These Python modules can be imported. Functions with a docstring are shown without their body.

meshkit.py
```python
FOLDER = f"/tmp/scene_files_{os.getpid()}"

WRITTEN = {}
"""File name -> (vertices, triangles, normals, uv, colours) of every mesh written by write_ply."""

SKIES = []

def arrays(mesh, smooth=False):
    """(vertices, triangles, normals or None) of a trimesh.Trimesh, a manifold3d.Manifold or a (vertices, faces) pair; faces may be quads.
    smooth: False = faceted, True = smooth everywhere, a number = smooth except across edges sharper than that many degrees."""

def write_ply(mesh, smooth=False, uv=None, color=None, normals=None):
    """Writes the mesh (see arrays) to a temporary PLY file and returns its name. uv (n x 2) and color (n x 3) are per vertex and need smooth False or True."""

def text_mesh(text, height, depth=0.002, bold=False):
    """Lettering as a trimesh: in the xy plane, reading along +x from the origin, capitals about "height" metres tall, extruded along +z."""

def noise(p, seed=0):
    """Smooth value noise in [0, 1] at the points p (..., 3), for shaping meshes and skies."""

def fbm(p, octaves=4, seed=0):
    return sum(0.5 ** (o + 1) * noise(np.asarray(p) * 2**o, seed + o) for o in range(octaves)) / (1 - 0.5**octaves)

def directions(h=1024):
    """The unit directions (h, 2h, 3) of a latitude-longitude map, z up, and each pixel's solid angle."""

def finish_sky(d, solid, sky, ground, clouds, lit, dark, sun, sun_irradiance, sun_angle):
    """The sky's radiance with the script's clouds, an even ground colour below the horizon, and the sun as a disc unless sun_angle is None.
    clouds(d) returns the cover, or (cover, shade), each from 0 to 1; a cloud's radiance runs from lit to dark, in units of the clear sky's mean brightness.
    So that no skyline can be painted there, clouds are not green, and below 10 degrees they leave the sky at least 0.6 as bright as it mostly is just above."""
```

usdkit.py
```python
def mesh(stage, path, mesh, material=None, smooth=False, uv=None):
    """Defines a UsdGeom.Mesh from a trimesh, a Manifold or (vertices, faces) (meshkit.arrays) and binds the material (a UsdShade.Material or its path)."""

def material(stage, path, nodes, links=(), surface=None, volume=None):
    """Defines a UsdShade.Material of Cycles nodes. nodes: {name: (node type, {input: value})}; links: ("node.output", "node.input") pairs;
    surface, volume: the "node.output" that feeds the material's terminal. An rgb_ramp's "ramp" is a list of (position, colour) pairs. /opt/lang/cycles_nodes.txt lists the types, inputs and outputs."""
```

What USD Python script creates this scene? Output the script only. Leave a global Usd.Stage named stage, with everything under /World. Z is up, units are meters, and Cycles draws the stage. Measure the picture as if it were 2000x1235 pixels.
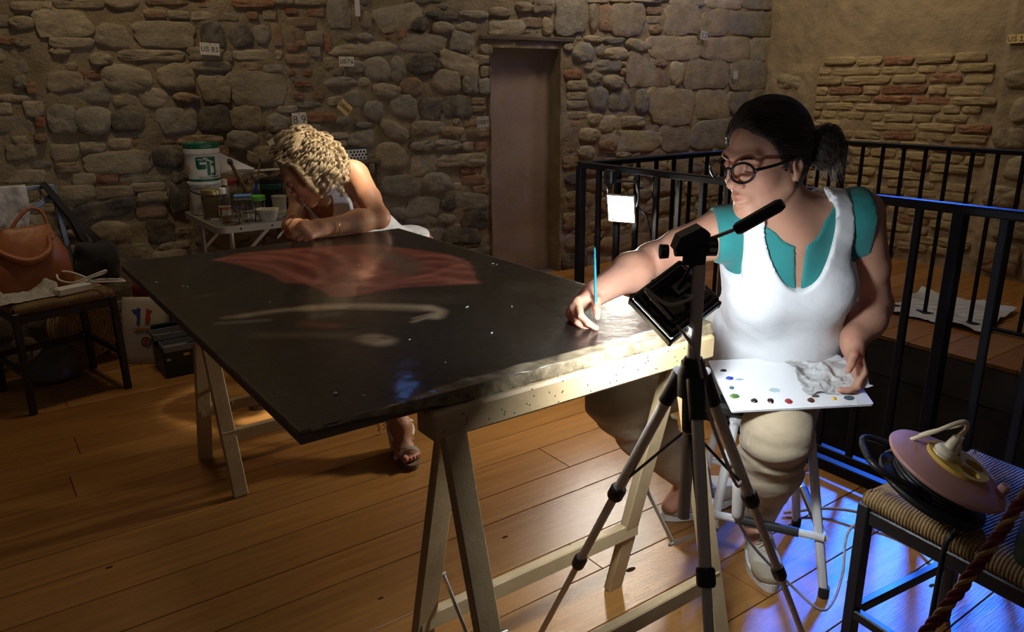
import math, random
import numpy as np
import trimesh, usdkit, meshkit
from pxr import Usd, UsdGeom, UsdLux, UsdShade, Gf, Sdf, Vt

stage = Usd.Stage.CreateInMemory()
UsdGeom.SetStageUpAxis(stage, UsdGeom.Tokens.z)
UsdGeom.SetStageMetersPerUnit(stage, 1.0)
UsdGeom.Xform.Define(stage, '/World')
UsdGeom.Scope.Define(stage, '/World/Looks')

# ------------------------------------------------------------------ camera
# room frame: x runs along the back wall (to the right and away), y towards the back wall, z up
CAM_P = np.array([0, 0, 1.30])
CAM_F = np.array([0.5557, 0.7796, -0.2882]); CAM_F /= np.linalg.norm(CAM_F)
CAM_R = np.array([0.8134, -0.5816, -0.0090]); CAM_R -= CAM_F * (CAM_R @ CAM_F); CAM_R /= np.linalg.norm(CAM_R)
CAM_U = np.cross(CAM_R, CAM_F)
cam = UsdGeom.Camera.Define(stage, '/World/camera')
M4 = Gf.Matrix4d(*CAM_R, 0, *CAM_U, 0, *(-CAM_F), 0, *CAM_P, 1)
cam.AddTransformOp().Set(M4)
cam.CreateHorizontalApertureAttr(36.0); cam.CreateVerticalApertureAttr(36.0 * 1235 / 2000)
cam.CreateFocalLengthAttr(36.0 * 1504 / 2000)
cam.CreateClippingRangeAttr(Gf.Vec2f(0.05, 100))
cam.CreateExposureAttr(0.0)

# ------------------------------------------------------------------ lights
def aim(prim, pos, target):
    z = np.array(pos, float) - np.array(target, float); z /= np.linalg.norm(z)
    x = np.cross([0, 0, 1.0], z)
    x = x / np.linalg.norm(x) if np.linalg.norm(x) > 1e-6 else np.array([1.0, 0, 0])
    y = np.cross(z, x)
    UsdGeom.Xformable(prim).AddTransformOp().Set(Gf.Matrix4d(*x, 0, *y, 0, *z, 0, *map(float, pos), 1))

def rect_light(name, pos, target, w, h, color, intensity):
    l = UsdLux.RectLight.Define(stage, '/World/' + name)
    l.CreateWidthAttr(w); l.CreateHeightAttr(h); l.CreateColorAttr(Gf.Vec3f(*color)); l.CreateIntensityAttr(intensity)
    aim(l, pos, target)
    return l

dome = UsdLux.DomeLight.Define(stage, '/World/ambient_dome')
dome.CreateColorAttr(Gf.Vec3f(0.8, 0.72, 0.75)); dome.CreateIntensityAttr(0.010)
# warm gallery spots under the ceiling washing down the stone walls
rect_light('wall_washer', (0.7, 3.45, 3.0), (0.9, 4.25, 0.9), 0.5, 0.12, (1.0, 0.77, 0.47), 56.0)
rect_light('wall_washer_001', (3.6, 3.5, 3.0), (4.2, 4.25, 0.9), 0.6, 0.12, (1.0, 0.84, 0.64), 74.0)
rect_light('wall_washer_002', (4.9, 3.1, 3.0), (5.72, 3.0, 0.8), 0.12, 0.5, (1.0, 0.80, 0.50), 62.0)
rect_light('floor_spot', (0.6, -0.4, 2.9), (0.3, 1.5, 0.0), 0.25, 0.25, (1.0, 0.66, 0.32), 4.0)
def spot(name, pos, target, radius, color, intensity, cone):
    l = UsdLux.SphereLight.Define(stage, '/World/' + name); l.CreateRadiusAttr(radius); l.CreateColorAttr(Gf.Vec3f(*color)); l.CreateIntensityAttr(intensity)
    sh = UsdLux.ShapingAPI.Apply(l.GetPrim()); sh.CreateShapingConeAngleAttr(cone); sh.CreateShapingConeSoftnessAttr(1.0)
    aim(l, pos, target)
spot('gallery_spot', (1.85, 2.20, 3.1), (1.19, 2.86, 0.98), 0.06, (1.0, 0.92, 0.76), 7500.0, 6.0)
# blue light coming down from high over the stairwell on to the boards at the right
spot('blue_spot', (5.55, 2.70, 2.50), (1.85, 0.72, 0.0), 0.22, (0.02, 0.15, 1.0), 1150.0, 8.5)
rect_light('dusk_window_001', (2.12, 4.16, 2.15), (0.7, 1.2, 0.8), 0.09, 0.09, (0.16, 0.34, 1.0), 4.0)


# ------------------------------------------------------------------ helpers
DEBUG = False
rng = np.random.default_rng(7)
names = {}
def path_for(parent, name):
    base = (str(parent.GetPath()) if parent is not None else '/World') + '/' + name
    n = names.get(base, -1) + 1; names[base] = n
    return base if n == 0 else f'{base}_{n:03d}'

def prim_of(x): return x.GetPrim() if hasattr(x, 'GetPrim') else x
def meta(p, label=None, cat=None, group=None, kind=None):
    p = prim_of(p)
    for k, v in (('label', label), ('category', cat), ('group', group), ('kind', kind)):
        if v: p.SetCustomDataByKey(k, v)
    return p
def part(parent, name, mesh, mat, smooth=30, label=None, kind=None):
    m = usdkit.mesh(stage, path_for(parent, name), mesh, mat, smooth)
    return meta(m, label, kind=kind)
def thing(name, label, cat, group=None, loc=(0, 0, 0), rotz=0):
    x = UsdGeom.Xform.Define(stage, path_for(None, name))
    if any(loc) or rotz:
        x.AddTranslateOp().Set(Gf.Vec3d(*map(float, loc))); x.AddRotateZOp().Set(float(rotz))
    return meta(x, label, cat, group)
def single(name, mesh, mat, label, cat, group=None, smooth=30, kind=None):
    return meta(part(None, name, mesh, mat, smooth), label, cat, group, kind)
def structure(name, mesh, mat, smooth=False):
    return meta(part(None, name, mesh, mat, smooth), kind='structure')

cat_ = trimesh.util.concatenate
def norm(v): v = np.asarray(v, float); return v / np.linalg.norm(v)
def frame(d, up=(0, 0, 1)):
    d = norm(d); s = np.cross(up, d)
    if np.linalg.norm(s) < 1e-5: s = np.cross((1, 0, 0), d)
    s = norm(s); return d, s, np.cross(d, s)
def box(size, c=(0, 0, 0), R=None, bev=0.003):
    hx, hy, hz = np.array(size, float) / 2
    bev = min(bev, hx * .6, hy * .6, hz * .6)
    v = []
    for sx in (-1, 1):
        for sy in (-1, 1):
            for sz in (-1, 1):
                v += [(sx * (hx - bev), sy * (hy - bev), sz * hz), (sx * (hx - bev), sy * hy, sz * (hz - bev)), (sx * hx, sy * (hy - bev), sz * (hz - bev))]
    m = trimesh.convex.convex_hull(np.array(v))
    if R is not None: m.vertices = m.vertices @ np.array(R, float).T
    m.vertices += np.array(c, float)
    return m
def beam(p, q, w, t, up=(0, 0, 1), bev=0.003):
    """a bar from p to q, w wide along the side axis, t thick along 'up'"""
    p, q = np.array(p, float), np.array(q, float)
    d, s, u = frame(q - p, up)
    return box((np.linalg.norm(q - p), w, t), (p + q) / 2, np.stack([d, s, u], 1), bev)
def spline(pts, n):
    pts = np.array(pts, float)
    if len(pts) < 3: return pts[0] + (pts[-1] - pts[0]) * np.linspace(0, 1, n)[:, None]
    P = np.vstack([2 * pts[0] - pts[1], pts, 2 * pts[-1] - pts[-2]])
    out = []
    for t in np.linspace(0, len(pts) - 1 - 1e-9, n):
        i = int(t); s = t - i; a, b, c, d = P[i:i + 4]
        out.append(0.5 * (2 * b + (c - a) * s + (2 * a - 5 * b + 4 * c - d) * s * s + (3 * b - 3 * c + d - a) * s ** 3))
    return np.array(out)
def tube(pts, r, n=8, k=None, smooth=True):
    """a round tube through the points; r may be a number or one radius per control point"""
    pts = np.array(pts, float)
    m = k or (len(pts) if not smooth else max(2, 6 * (len(pts) - 1)))
    P = spline(pts, m) if smooth else pts
    m = len(P)
    rr = np.interp(np.linspace(0, 1, m), np.linspace(0, 1, len(np.atleast_1d(r))), np.atleast_1d(r)) if np.ndim(r) else np.full(m, r)
    T = np.gradient(P, axis=0); T /= np.linalg.norm(T, axis=1, keepdims=True)
    _, s, u = frame(T[0]); V, Fc = [], []
    for i in range(m):
        s = norm(s - T[i] * (s @ T[i])); u = np.cross(T[i], s)
        a = np.linspace(0, 2 * np.pi, n, endpoint=False)[:, None]
        V.append(P[i] + rr[i] * (np.cos(a) * s + np.sin(a) * u))
    V = np.vstack(V + [P[:1], P[-1:]])
    for i in range(m - 1):
        for j in range(n):
            a, b = i * n + j, i * n + (j + 1) % n
            Fc += [(a, b, b + n), (a, b + n, a + n)]
    for j in range(n):
        Fc += [(m * n, (j + 1) % n, j), (m * n + 1, (m - 1) * n + j, (m - 1) * n + (j + 1) % n)]
    return trimesh.Trimesh(V, Fc, process=False)
def rod(p, q, r, n=12, r2=None): return tube([p, q], [r, r if r2 is None else r2], n, k=2, smooth=False)
def lathe(profile, n=24, c=(0, 0, 0), R=None):
    m = trimesh.creation.revolve(np.array(profile, float), sections=n)
    if R is not None: m.vertices = m.vertices @ np.array(R, float).T
    m.vertices += np.array(c, float)
    return m
def grid(P):
    """P: (n, m, 3) points -> sheet mesh"""
    n, m = P.shape[:2]; i = np.arange(n * m).reshape(n, m)
    q = np.stack([i[:-1, :-1], i[1:, :-1], i[1:, 1:], i[:-1, 1:]], -1).reshape(-1, 4)
    return trimesh.Trimesh(P.reshape(-1, 3), np.vstack([q[:, [0, 1, 2]], q[:, [0, 2, 3]]]), process=False)
def solid_sheet(P, t):
    """P: (n, m, 3) sheet given thickness t along its normals"""
    top = grid(P); nrm = top.vertex_normals
    n, m = P.shape[:2]; N = n * m
    V = np.vstack([top.vertices, top.vertices - nrm * t])
    F = [top.faces, top.faces[:, ::-1] + N]
    i = np.arange(N).reshape(n, m)
    rim = np.concatenate([i[0, :], i[1:, -1], i[-1, -2::-1], i[-2:0:-1, 0]])
    nx = np.roll(rim, -1)
    F += [np.stack([rim, nx, nx + N], 1), np.stack([rim, nx + N, rim + N], 1)]
    m_ = trimesh.Trimesh(V, np.vstack(F), process=False)
    return m_
def extrude(poly, t, O=(0, 0, 0), X=(1, 0, 0), Y=(0, 1, 0)):
    """a polygon (list of 2d points or shapely) extruded by t along X x Y, placed at O"""
    from shapely.geometry import Polygon
    if not hasattr(poly, 'exterior'): poly = Polygon(poly)
    m = trimesh.creation.extrude_polygon(poly.buffer(0), t, engine='earcut')
    X, Y = norm(X), norm(Y); Z = np.cross(X, Y)
    m.vertices = m.vertices @ np.stack([X, Y, Z]) + np.array(O, float)
    return m
def text_on(txt, h, O, X, Y, depth=0.0006, bold=False):
    m = meshkit.text_mesh(txt, h, depth, bold)
    m.vertices[:, 0] -= m.vertices[:, 0].mean() * 0
    X, Y = norm(X), norm(Y); Z = np.cross(X, Y)
    m.vertices = m.vertices @ np.stack([X, Y, Z]) + np.array(O, float)
    return m
def rotz(m, deg, c=(0, 0, 0)):
    a = math.radians(deg); R = np.array([[math.cos(a), -math.sin(a), 0], [math.sin(a), math.cos(a), 0], [0, 0, 1]])
    m = m.copy(); m.vertices = (m.vertices - c) @ R.T + c; return m
def primvar(prim, name, arr):
    UsdGeom.PrimvarsAPI(prim).CreatePrimvar(name, Sdf.ValueTypeNames.Color3fArray, 'vertex').Set(Vt.Vec3fArray.FromNumpy(np.asarray(arr, np.float32)))

# ------------------------------------------------------------------ materials
def mat(name, color, rough=0.5, color2=None, scale=8.0, bump=0.0, bscale=40.0, metal=0.0, spec=0.5, stretch=None, vary=0.0, detail=4.0, ramp=(0.35, 0.65), sheen=0.0, coat=0.0, sss=0.0, dist=0.004):
    n = {'p': ('principled_bsdf', {'base_color': color, 'roughness': rough, 'metallic': metal, 'specular_ior_level': spec, 'sheen_weight': sheen, 'coat_weight': coat})}
    if sss: n['p'][1].update(subsurface_weight=sss, subsurface_radius=(1.0, .35, .2), subsurface_scale=.006)
    L = []
    if color2 is not None or bump:
        n['g'] = ('texture_coordinate', {}); n['m'] = ('mapping', {'scale': stretch or (1, 1, 1)}); L.append(('g.object', 'm.vector'))
    if color2 is not None:
        n['t'] = ('noise_texture', {'scale': scale, 'detail': detail, 'roughness': .6})
        n['r'] = ('rgb_ramp', {'ramp': [(ramp[0], color), (ramp[1], color2)]})
        L += [('m.vector', 't.vector'), ('t.fac', 'r.fac')]
        src = 'r.color'
        if vary:
            n['o'] = ('object_info', {}); n['vr'] = ('map_range', {'value': .5, 'from_min': 0., 'from_max': 1., 'to_min': 1 - vary, 'to_max': 1 + vary})
            n['h'] = ('hsv', {}); L += [('o.random', 'vr.value'), ('vr.result', 'h.value'), ('r.color', 'h.color')]; src = 'h.color'
        L.append((src, 'p.base_color'))
    if bump:
        n['bt'] = ('noise_texture', {'scale': bscale, 'detail': 6., 'roughness': .65})
        n['b'] = ('bump', {'strength': bump, 'distance': dist})
        L += [('m.vector', 'bt.vector'), ('bt.fac', 'b.height'), ('b.normal', 'p.normal')]
    return usdkit.material(stage, '/World/Looks/' + name, n, L, surface='p.BSDF')
def emit(name, color, strength):
    return usdkit.material(stage, '/World/Looks/' + name, {'e': ('emission', {'color': color, 'strength': strength})}, surface='e.emission')
def glass(name, color=(1, 1, 1), rough=0.02, ior=1.45):
    return usdkit.material(stage, '/World/Looks/' + name, {'p': ('principled_bsdf', {'base_color': color, 'roughness': rough, 'transmission_weight': 1.0, 'ior': ior})}, surface='p.BSDF')
def pane(name, tint=(.95, .95, .95), ior=1.35):
    return usdkit.material(stage, '/World/Looks/' + name, {'t': ('transparent_bsdf', {'color': tint}), 'g': ('glossy_bsdf', {'roughness': .03}), 'f': ('fresnel', {'IOR': ior}), 'x': ('mix_closure', {})},
                           [('f.fac', 'x.fac'), ('t.BSDF', 'x.closure1'), ('g.BSDF', 'x.closure2')], surface='x.closure')

BLACK = mat('black_metal', (.012, .012, .014), .38)
RAIL = mat('rail_paint', (.013, .014, .018), .5, spec=.15)
BLACKPL = mat('black_plastic', (.012, .012, .013), .42)
WHITEPL = mat('white_plastic', (.75, .74, .70), .4)
CREAMPL = mat('cream_plastic', (.72, .62, .42), .4)
ALU = mat('aluminium', (.60, .54, .47), .42, metal=.25)
STEEL = mat('steel', (.55, .55, .56), .3, metal=1.0)
INK = mat('ink', (.01, .01, .012), .6)
PAPER = mat('paper', (.62, .58, .50), .7)
WHITE = mat('white_paint', (.78, .79, .80), .35)

STONES = '52 158 23 11 1 bp;72 153 16 12 1 rp;60 167 21 4 2 kt;41 165 16 4 2 bt;36 158 10 6 1 rt;54 150 17 5 1 bt;65 143 10 6 0 rt;88 145 30 5 0 kt;75 134 23 13 -0 rp;73 124 10 5 -1 kt;86 125 15 10 -1 rt;61 128 12 9 -0 bg;51 126 9 5 -1 bg;49 133 15 8 -0 bt;60 136 8 4 -0 kr;35 130 4 5 -0 br;29 150 6 3 1 br;45 116 12 12 -1 bg;58 115 15 14 -1 rg;73 114 14 9 -1 bd;96 114 19 12 4 bg;114 114 15 13 -1 bd;131 114 16 11 -1 bt;56 103 11 5 -2 kp;68 104 10 5 -2 kt;78 104 10 4 -2 kr;89 105 11 5 -2 ko;106 104 22 5 -2 ko;126 104 10 4 -2 ko;66 95 30 10 1 bp;89 96 15 11 -2 rd;44 101 11 8 -2 bt;44 94 10 5 -2 ko;50 88 10 6 -3 kt;60 88 10 5 -3 kr;76 87 21 5 -3 kp;46 82 16 7 -3 bt;62 81 16 6 -3 bt;78 82 15 5 -3 bp;57 73 27 9 5 bd;79 77 15 5 -3 bt;78 70 14 7 -3 bo;58 61 18 13 -4 rt;69 52 9 5 -4 kt;81 59 13 12 -4 bd;36 115 4 5 -1 br;35 108 5 5 -2 rr;26 102 12 7 -2 bt;26 91 16 6 -3 bt;23 83 14 6 -3 bt;30 76 12 5 -3 bt;65 46 19 9 -5 bd;83 44 17 10 -5 bt;92 76 9 16 -3 bd;94 86 10 8 -3 rd;99 170 20 3 2 ko;119 170 14 4 2 kr;140 171 22 4 2 kr;92 164 10 4 1 ko;103 164 10 4 1 kt;114 164 11 4 1 kt;126 164 12 4 1 kt;139 165 5 4 1 kr;148 166 7 5 1 kt;95 155 28 11 1 bp;118 155 11 11 1 bd;132 155 12 13 1 rd;143 156 9 10 1 rg;151 156 5 11 1 ko;113 146 17 6 0 bt;140 146 26 5 0 kp;124 145 5 5 0 bt;135 140 9 4 0 ko;147 139 10 4 0 kg;98 135 17 13 -0 rt;116 129 15 13 -0 bt;138 129 30 16 -0 bp;115 140 19 5 0 bt;101 125 13 5 -1 ro;127 103 16 11 -2 rg;136 95 14 9 -2 bt;115 97 10 6 -2 bo;160 168 6 3 1 kr;174 168 9 4 1 kr;160 157 3 5 1 kr;159 150 6 4 1 kr;179 153 4 10 1 kr;166 137 5 4 0 kr;157 137 4 3 0 kr;172 125 5 4 -0 kr;160 125 5 4 -1 kr;172 113 18 5 -1 kr;165 163 16 5 1 ko;172 155 9 7 1 kt;171 148 7 5 1 bg;161 144 13 5 0 ko;163 131 9 3 -0 kr;164 152 5 3 1 ko;170 173 17 3 2 kt;153 118 11 4 -1 kt;147 111 12 10 -1 rg;187 168 13 14 1 bg;202 165 9 9 1 rt;223 167 30 13 13 bp;201 156 10 5 1 rg;192 156 7 4 1 rg;202 150 39 8 3 rp;225 160 7 8 1 kr;218 157 10 3 1 kr;237 164 13 8 1 rd;238 154 31 10 -4 bp;252 169 22 5 -2 rd;253 163 15 7 1 rt;270 164 16 6 1 rt;275 171 22 5 1 rg;294 173 17 6 1 rt;266 155 16 11 -14 bg;299 164 26 10 1 bp;239 142 22 12 0 rd;264 142 28 11 -15 bt;208 139 16 14 0 rg;221 139 11 14 0 rg;194 140 14 7 0 rg;185 132 18 6 5 rg;199 132 8 6 -0 rp;213 127 17 9 -5 rt;230 129 16 11 -0 ro;254 132 21 14 -0 rt;271 130 10 11 -0 bg;194 123 14 11 -1 rg;204 116 12 12 -1 rg;224 118 19 14 -1 rg;243 116 16 15 -1 rd;261 117 21 13 -1 bd;277 120 11 4 -1 ko;277 115 11 4 -1 ko;271 107 10 5 -1 ko;277 100 16 5 -1 ko;279 92 12 5 -2 kr;264 84 34 8 -2 bp;271 77 16 5 -2 kr;273 71 17 6 -3 kr;278 64 12 5 -3 ko;284 151 9 7 1 rt;280 145 13 5 0 bt;283 138 8 6 0 bt;282 129 9 9 -0 bg;242 105 16 8 -1 bg;257 102 16 7 -1 ro;262 98 11 5 -2 kt;217 104 21 10 -26 rt;234 105 12 9 -1 rt;196 100 17 11 -2 rg;197 108 12 4 -1 rg;253 94 21 7 -2 rg;236 94 16 7 -2 rg;214 89 22 16 -2 rt;236 83 19 12 -2 bt;219 71 25 15 -3 rg;245 71 20 13 -3 rg;234 57 23 12 -3 bg;252 57 12 8 -3 rd;270 57 24 11 -3 bg;251 48 14 7 -4 rg;273 45 20 12 -4 bd;232 49 21 6 -4 bg;215 54 14 9 -4 rg;262 35 28 10 -4 bd;239 38 19 9 -4 bg;221 40 16 7 -4 rg;274 20 20 12 -5 bd;250 26 23 8 -4 bd;198 83 11 9 -2 rg;313 177 15 6 2 rt;329 179 17 8 2 bt;352 173 28 21 1 bg;332 166 9 11 1 rt;319 168 19 6 1 ko;319 163 12 3 1 kt;307 165 7 5 1 kr;372 173 8 18 1 rt;384 173 14 15 1 bo;404 173 30 22 1 bt;430 180 15 5 1 ko;431 174 15 5 1 kt;432 167 13 6 1 ro;460 175 39 20 1 bt;496 174 32 18 1 bt;542 175 55 18 1 bg;376 184 20 3 2 kt;397 185 19 3 2 rt;424 186 27 3 2 rg;464 187 36 5 2 bt;505 188 39 7 2 bt;549 190 43 8 2 bg;373 159 18 5 1 rt;392 159 21 5 1 rg;415 156 25 8 -11 rt;452 155 53 17 1 bt;510 155 58 18 1 bt;556 156 29 19 1 bg;364 150 19 13 0 rg;379 152 9 9 1 rg;394 150 23 9 0 rt;387 142 23 8 0 bg;369 142 11 7 0 rt;401 143 5 4 0 rt;401 138 5 5 0 ro;422 140 34 26 0 bt;457 137 15 18 0 rp;439 144 13 6 0 ro;440 132 12 11 -0 bo;491 136 51 20 -0 bt;541 135 48 21 -0 bg;374 133 14 8 -0 rg;392 131 19 10 -0 rp;355 136 15 6 -0 kr;359 129 18 6 -0 kt;359 122 18 5 -1 kt;359 116 19 5 -1 kt;359 109 18 5 -1 kt;359 102 18 6 -1 ko;353 95 8 6 -2 kt;354 87 10 6 -2 ko;378 120 21 16 -1 rg;399 118 23 16 -1 rg;422 117 14 17 -1 rg;452 113 51 25 -1 bt;499 113 39 22 -1 bt;545 113 49 22 -1 bg;375 106 15 8 -1 rt;389 102 20 13 -1 rt;412 103 24 7 -1 bt;411 89 58 16 -2 bp;459 90 34 20 -2 bt;514 90 72 23 -1 bg;565 87 25 24 -1 bg;370 95 21 10 -1 rt;368 83 16 10 -2 rt;388 87 18 9 -2 ro;354 77 14 8 -2 ko;372 71 21 9 -2 bo;397 73 26 9 -2 bt;432 70 33 11 -2 bt;472 68 39 13 -2 bt;518 65 45 14 -2 bt;358 65 19 9 -3 rd;382 59 23 10 -3 bo;363 50 24 11 -3 bo;452 53 31 12 -3 bt;495 48 41 13 -3 bt;388 44 20 11 -3 ro;448 38 35 11 -3 bt;358 35 21 11 -4 bo;383 29 22 9 -4 ro;416 13 33 12 -4 bo;364 20 25 11 -4 bo;455 21 29 12 -4 bt;392 14 19 10 -4 ro;359 5 23 11 -5 bd;390 -1 27 10 -5 bo'
# ------------------------------------------------------------------ the room: stone walls, floor, stairwell
WY, WX = 4.25, 5.72          # back wall plane (y), right wall plane (x)
MORTAR = mat('mortar', (.315, .25, .16), .95, (.225, .175, .11), 5.0, 1.0, 55.0, spec=.2, dist=.012)
PLASTER = mat('old_plaster', (.36, .28, .18), .95, (.25, .20, .14), 3.5, 1.0, 30.0, spec=.2, dist=.01)
STONE = {k: mat('stone_' + n, a, .9, b, sc * 1.5, 1.0, 48.0, spec=.2, vary=.18, dist=.010, detail=7., ramp=(.38, .62)) for k, n, a, b, sc in (
    ('g', 'grey', (.29, .255, .195), (.21, .185, .145), 9.0), ('t', 'tan', (.36, .295, .205), (.265, .215, .145), 8.0),
    ('d', 'dark', (.075, .067, .06), (.18, .155, .12), 8.0), ('p', 'pale', (.38, .32, .225), (.29, .24, .165), 7.0),
    ('r', 'red_brick', (.24, .10, .055), (.30, .19, .12), 12.0), ('o', 'brown_brick', (.25, .155, .09), (.31, .23, .15), 10.0))}
BRICKP = mat('limewashed_brick', (.43, .345, .20), .92, (.33, .25, .14), 9.0, 1.0, 60.0, spec=.2, vary=.14, dist=.007)
NICHE = mat('doorway_plaster', (.34, .25, .20), .9, (.28, .20, .155), 2.5, .5, 25.0, spec=.2, dist=.006)
OLDWOOD = mat('old_wood', (.17, .125, .08), .85, (.07, .05, .035), 6.0, 1.0, 30.0, stretch=(1, 12, 12))

def stone_mesh(w, h, kind, depth, seed):
    r = np.random.default_rng(seed)
    n = 18 if w * h > .012 else 12
    e = {'b': 6.0, 'r': 2.4, 'k': 9.0}[kind]
    a = np.linspace(0, 2 * np.pi, n, endpoint=False) + np.pi / n
    c, s = np.cos(a), np.sin(a)
    rad = (np.abs(c) ** e + np.abs(s) ** e) ** (-1 / e)
    wob = .10 if kind != 'k' else .035
    rad = rad * (1 + r.normal(0, wob * .4, n) + wob * np.sin(2 * a + r.uniform(0, 6)) * .6 + wob * np.sin(3 * a + r.uniform(0, 6)) * .5)
    x, z = rad * c * w / 2, rad * s * h / 2
    V, rings = [], ((1.0, -.03), (.99, depth * .35), (.90, depth * .85), (.58, depth)) if kind == 'r' else ((1.0, -.03), (.985, depth * .6), (.93, depth * .95), (.55, depth))
    for q, d in rings:
        V.append(np.stack([x * q, -(d + r.normal(0, depth * .10, n) * (d > 0)), z * q], 1))
    V = np.vstack(V + [np.array([[0, -depth * r.uniform(.95, 1.12), 0]])])
    F = []
    for k in range(3):
        for j in range(n):
            p, q = k * n + j, k * n + (j + 1) % n
            F += [(p, q, q + n), (p, q + n, p + n)]
    F += [(3 * n + j, 3 * n + (j + 1) % n, 4 * n) for j in range(n)]
    return trimesh.Trimesh(V, F, process=False)

def wall_surface(u, v):
    """relief of the mortar bed (metres out of the wall)"""
    p = np.stack([u, v, np.zeros_like(u)], -1)
    return .013 + .026 * (meshkit.fbm(p * 4.0, 4, 3) - .5) + .026 * (meshkit.fbm(p * 19.0, 3, 9) - .5)

# back wall: mortar bed with the doorway left open
DX0, DX1, DZ1 = 2.855, 3.43, 1.53
us = np.linspace(-1.4, WX, 300); vs = np.linspace(0, 2.5, 106)
U, V_ = np.meshgrid(us, vs, indexing='ij')
edge = .012 * np.sin(V_ * 23) + .02 * (meshkit.fbm(np.stack([V_ * 9, U * 0, U * 0], -1), 3, 5) - .5)
bed = grid(np.stack([U, WY - wall_surface(U, V_), V_], -1))
cen = bed.vertices[bed.faces].mean(1)
bed.update_faces(~((cen[:, 0] > DX0) & (cen[:, 0] < DX1) & (cen[:, 2] < DZ1)))
bed.faces = bed.faces[:, ::-1]
wall_back = meta(UsdGeom.Xform.Define(stage, path_for(None, 'wall_back')), kind='structure')
part(wall_back, 'mortar_bed', bed, MORTAR, True)
seed = 100
occ = []
for rec in STONES.split(';'):
    f_ = rec.split(); x, z, w, h, ang = (float(q) / 100 for q in f_[:4] + [str(float(f_[4]) * 100)])
    k, tone = f_[5]
    if z + h / 2 < .01: continue
    seed += 1
    depth = {'b': .026, 'r': .034, 'k': .021}[k] * np.random.default_rng(seed).uniform(.75, 1.25)
    q = 1.075 if k == 'b' else 1.05; m = stone_mesh(w * q, h * (q + .02), k, depth, seed)
    a = math.radians(ang); R = np.array([[math.cos(a), 0, -math.sin(a)], [0, 1, 0], [math.sin(a), 0, math.cos(a)]])
    m.vertices = m.vertices @ R.T + (x, WY, z)
    part(wall_back, 'brick' if k == 'k' else 'stone', m, STONE[tone], True)
    occ.append((x, z, w, h))
# the gaps: small rubble too small to pick apart, joined
occ = np.array(occ); fill = {'t': [], 'g': []}
r_ = np.random.default_rng(31)
for it in range(9000):
    x, z = r_.uniform(-1.3, WX - .05), r_.uniform(.03, 2.4)
    w, h = r_.uniform(.05, .17), r_.uniform(.035, .085)
    if z > 1.75: w, h = w * 1.7, h * 1.6
    if x < .12 and z > .7 and z < 1.75 and r_.random() < .8: continue
    if DX0 - .02 < x + w / 2 and x - w / 2 < DX1 + .02 and z < DZ1 + .09: continue
    d = np.maximum(np.abs(occ[:, 0] - x) - (occ[:, 2] + w) / 2, np.abs(occ[:, 1] - z) - (occ[:, 3] + h) / 2)
    if d.min() < -.010: continue
    occ = np.vstack([occ, (x, z, w, h)])
    m = stone_mesh(w, h, 'r' if r_.random() < .5 else 'b', r_.uniform(.015, .03), 5000 + it)
    m.vertices += (x, WY, z)
    fill['t' if r_.random() < .6 else 'g'].append(m)
for t in fill: part(wall_back, 'rubble', cat_(fill[t]), STONE[t], True, kind='stuff')
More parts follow.
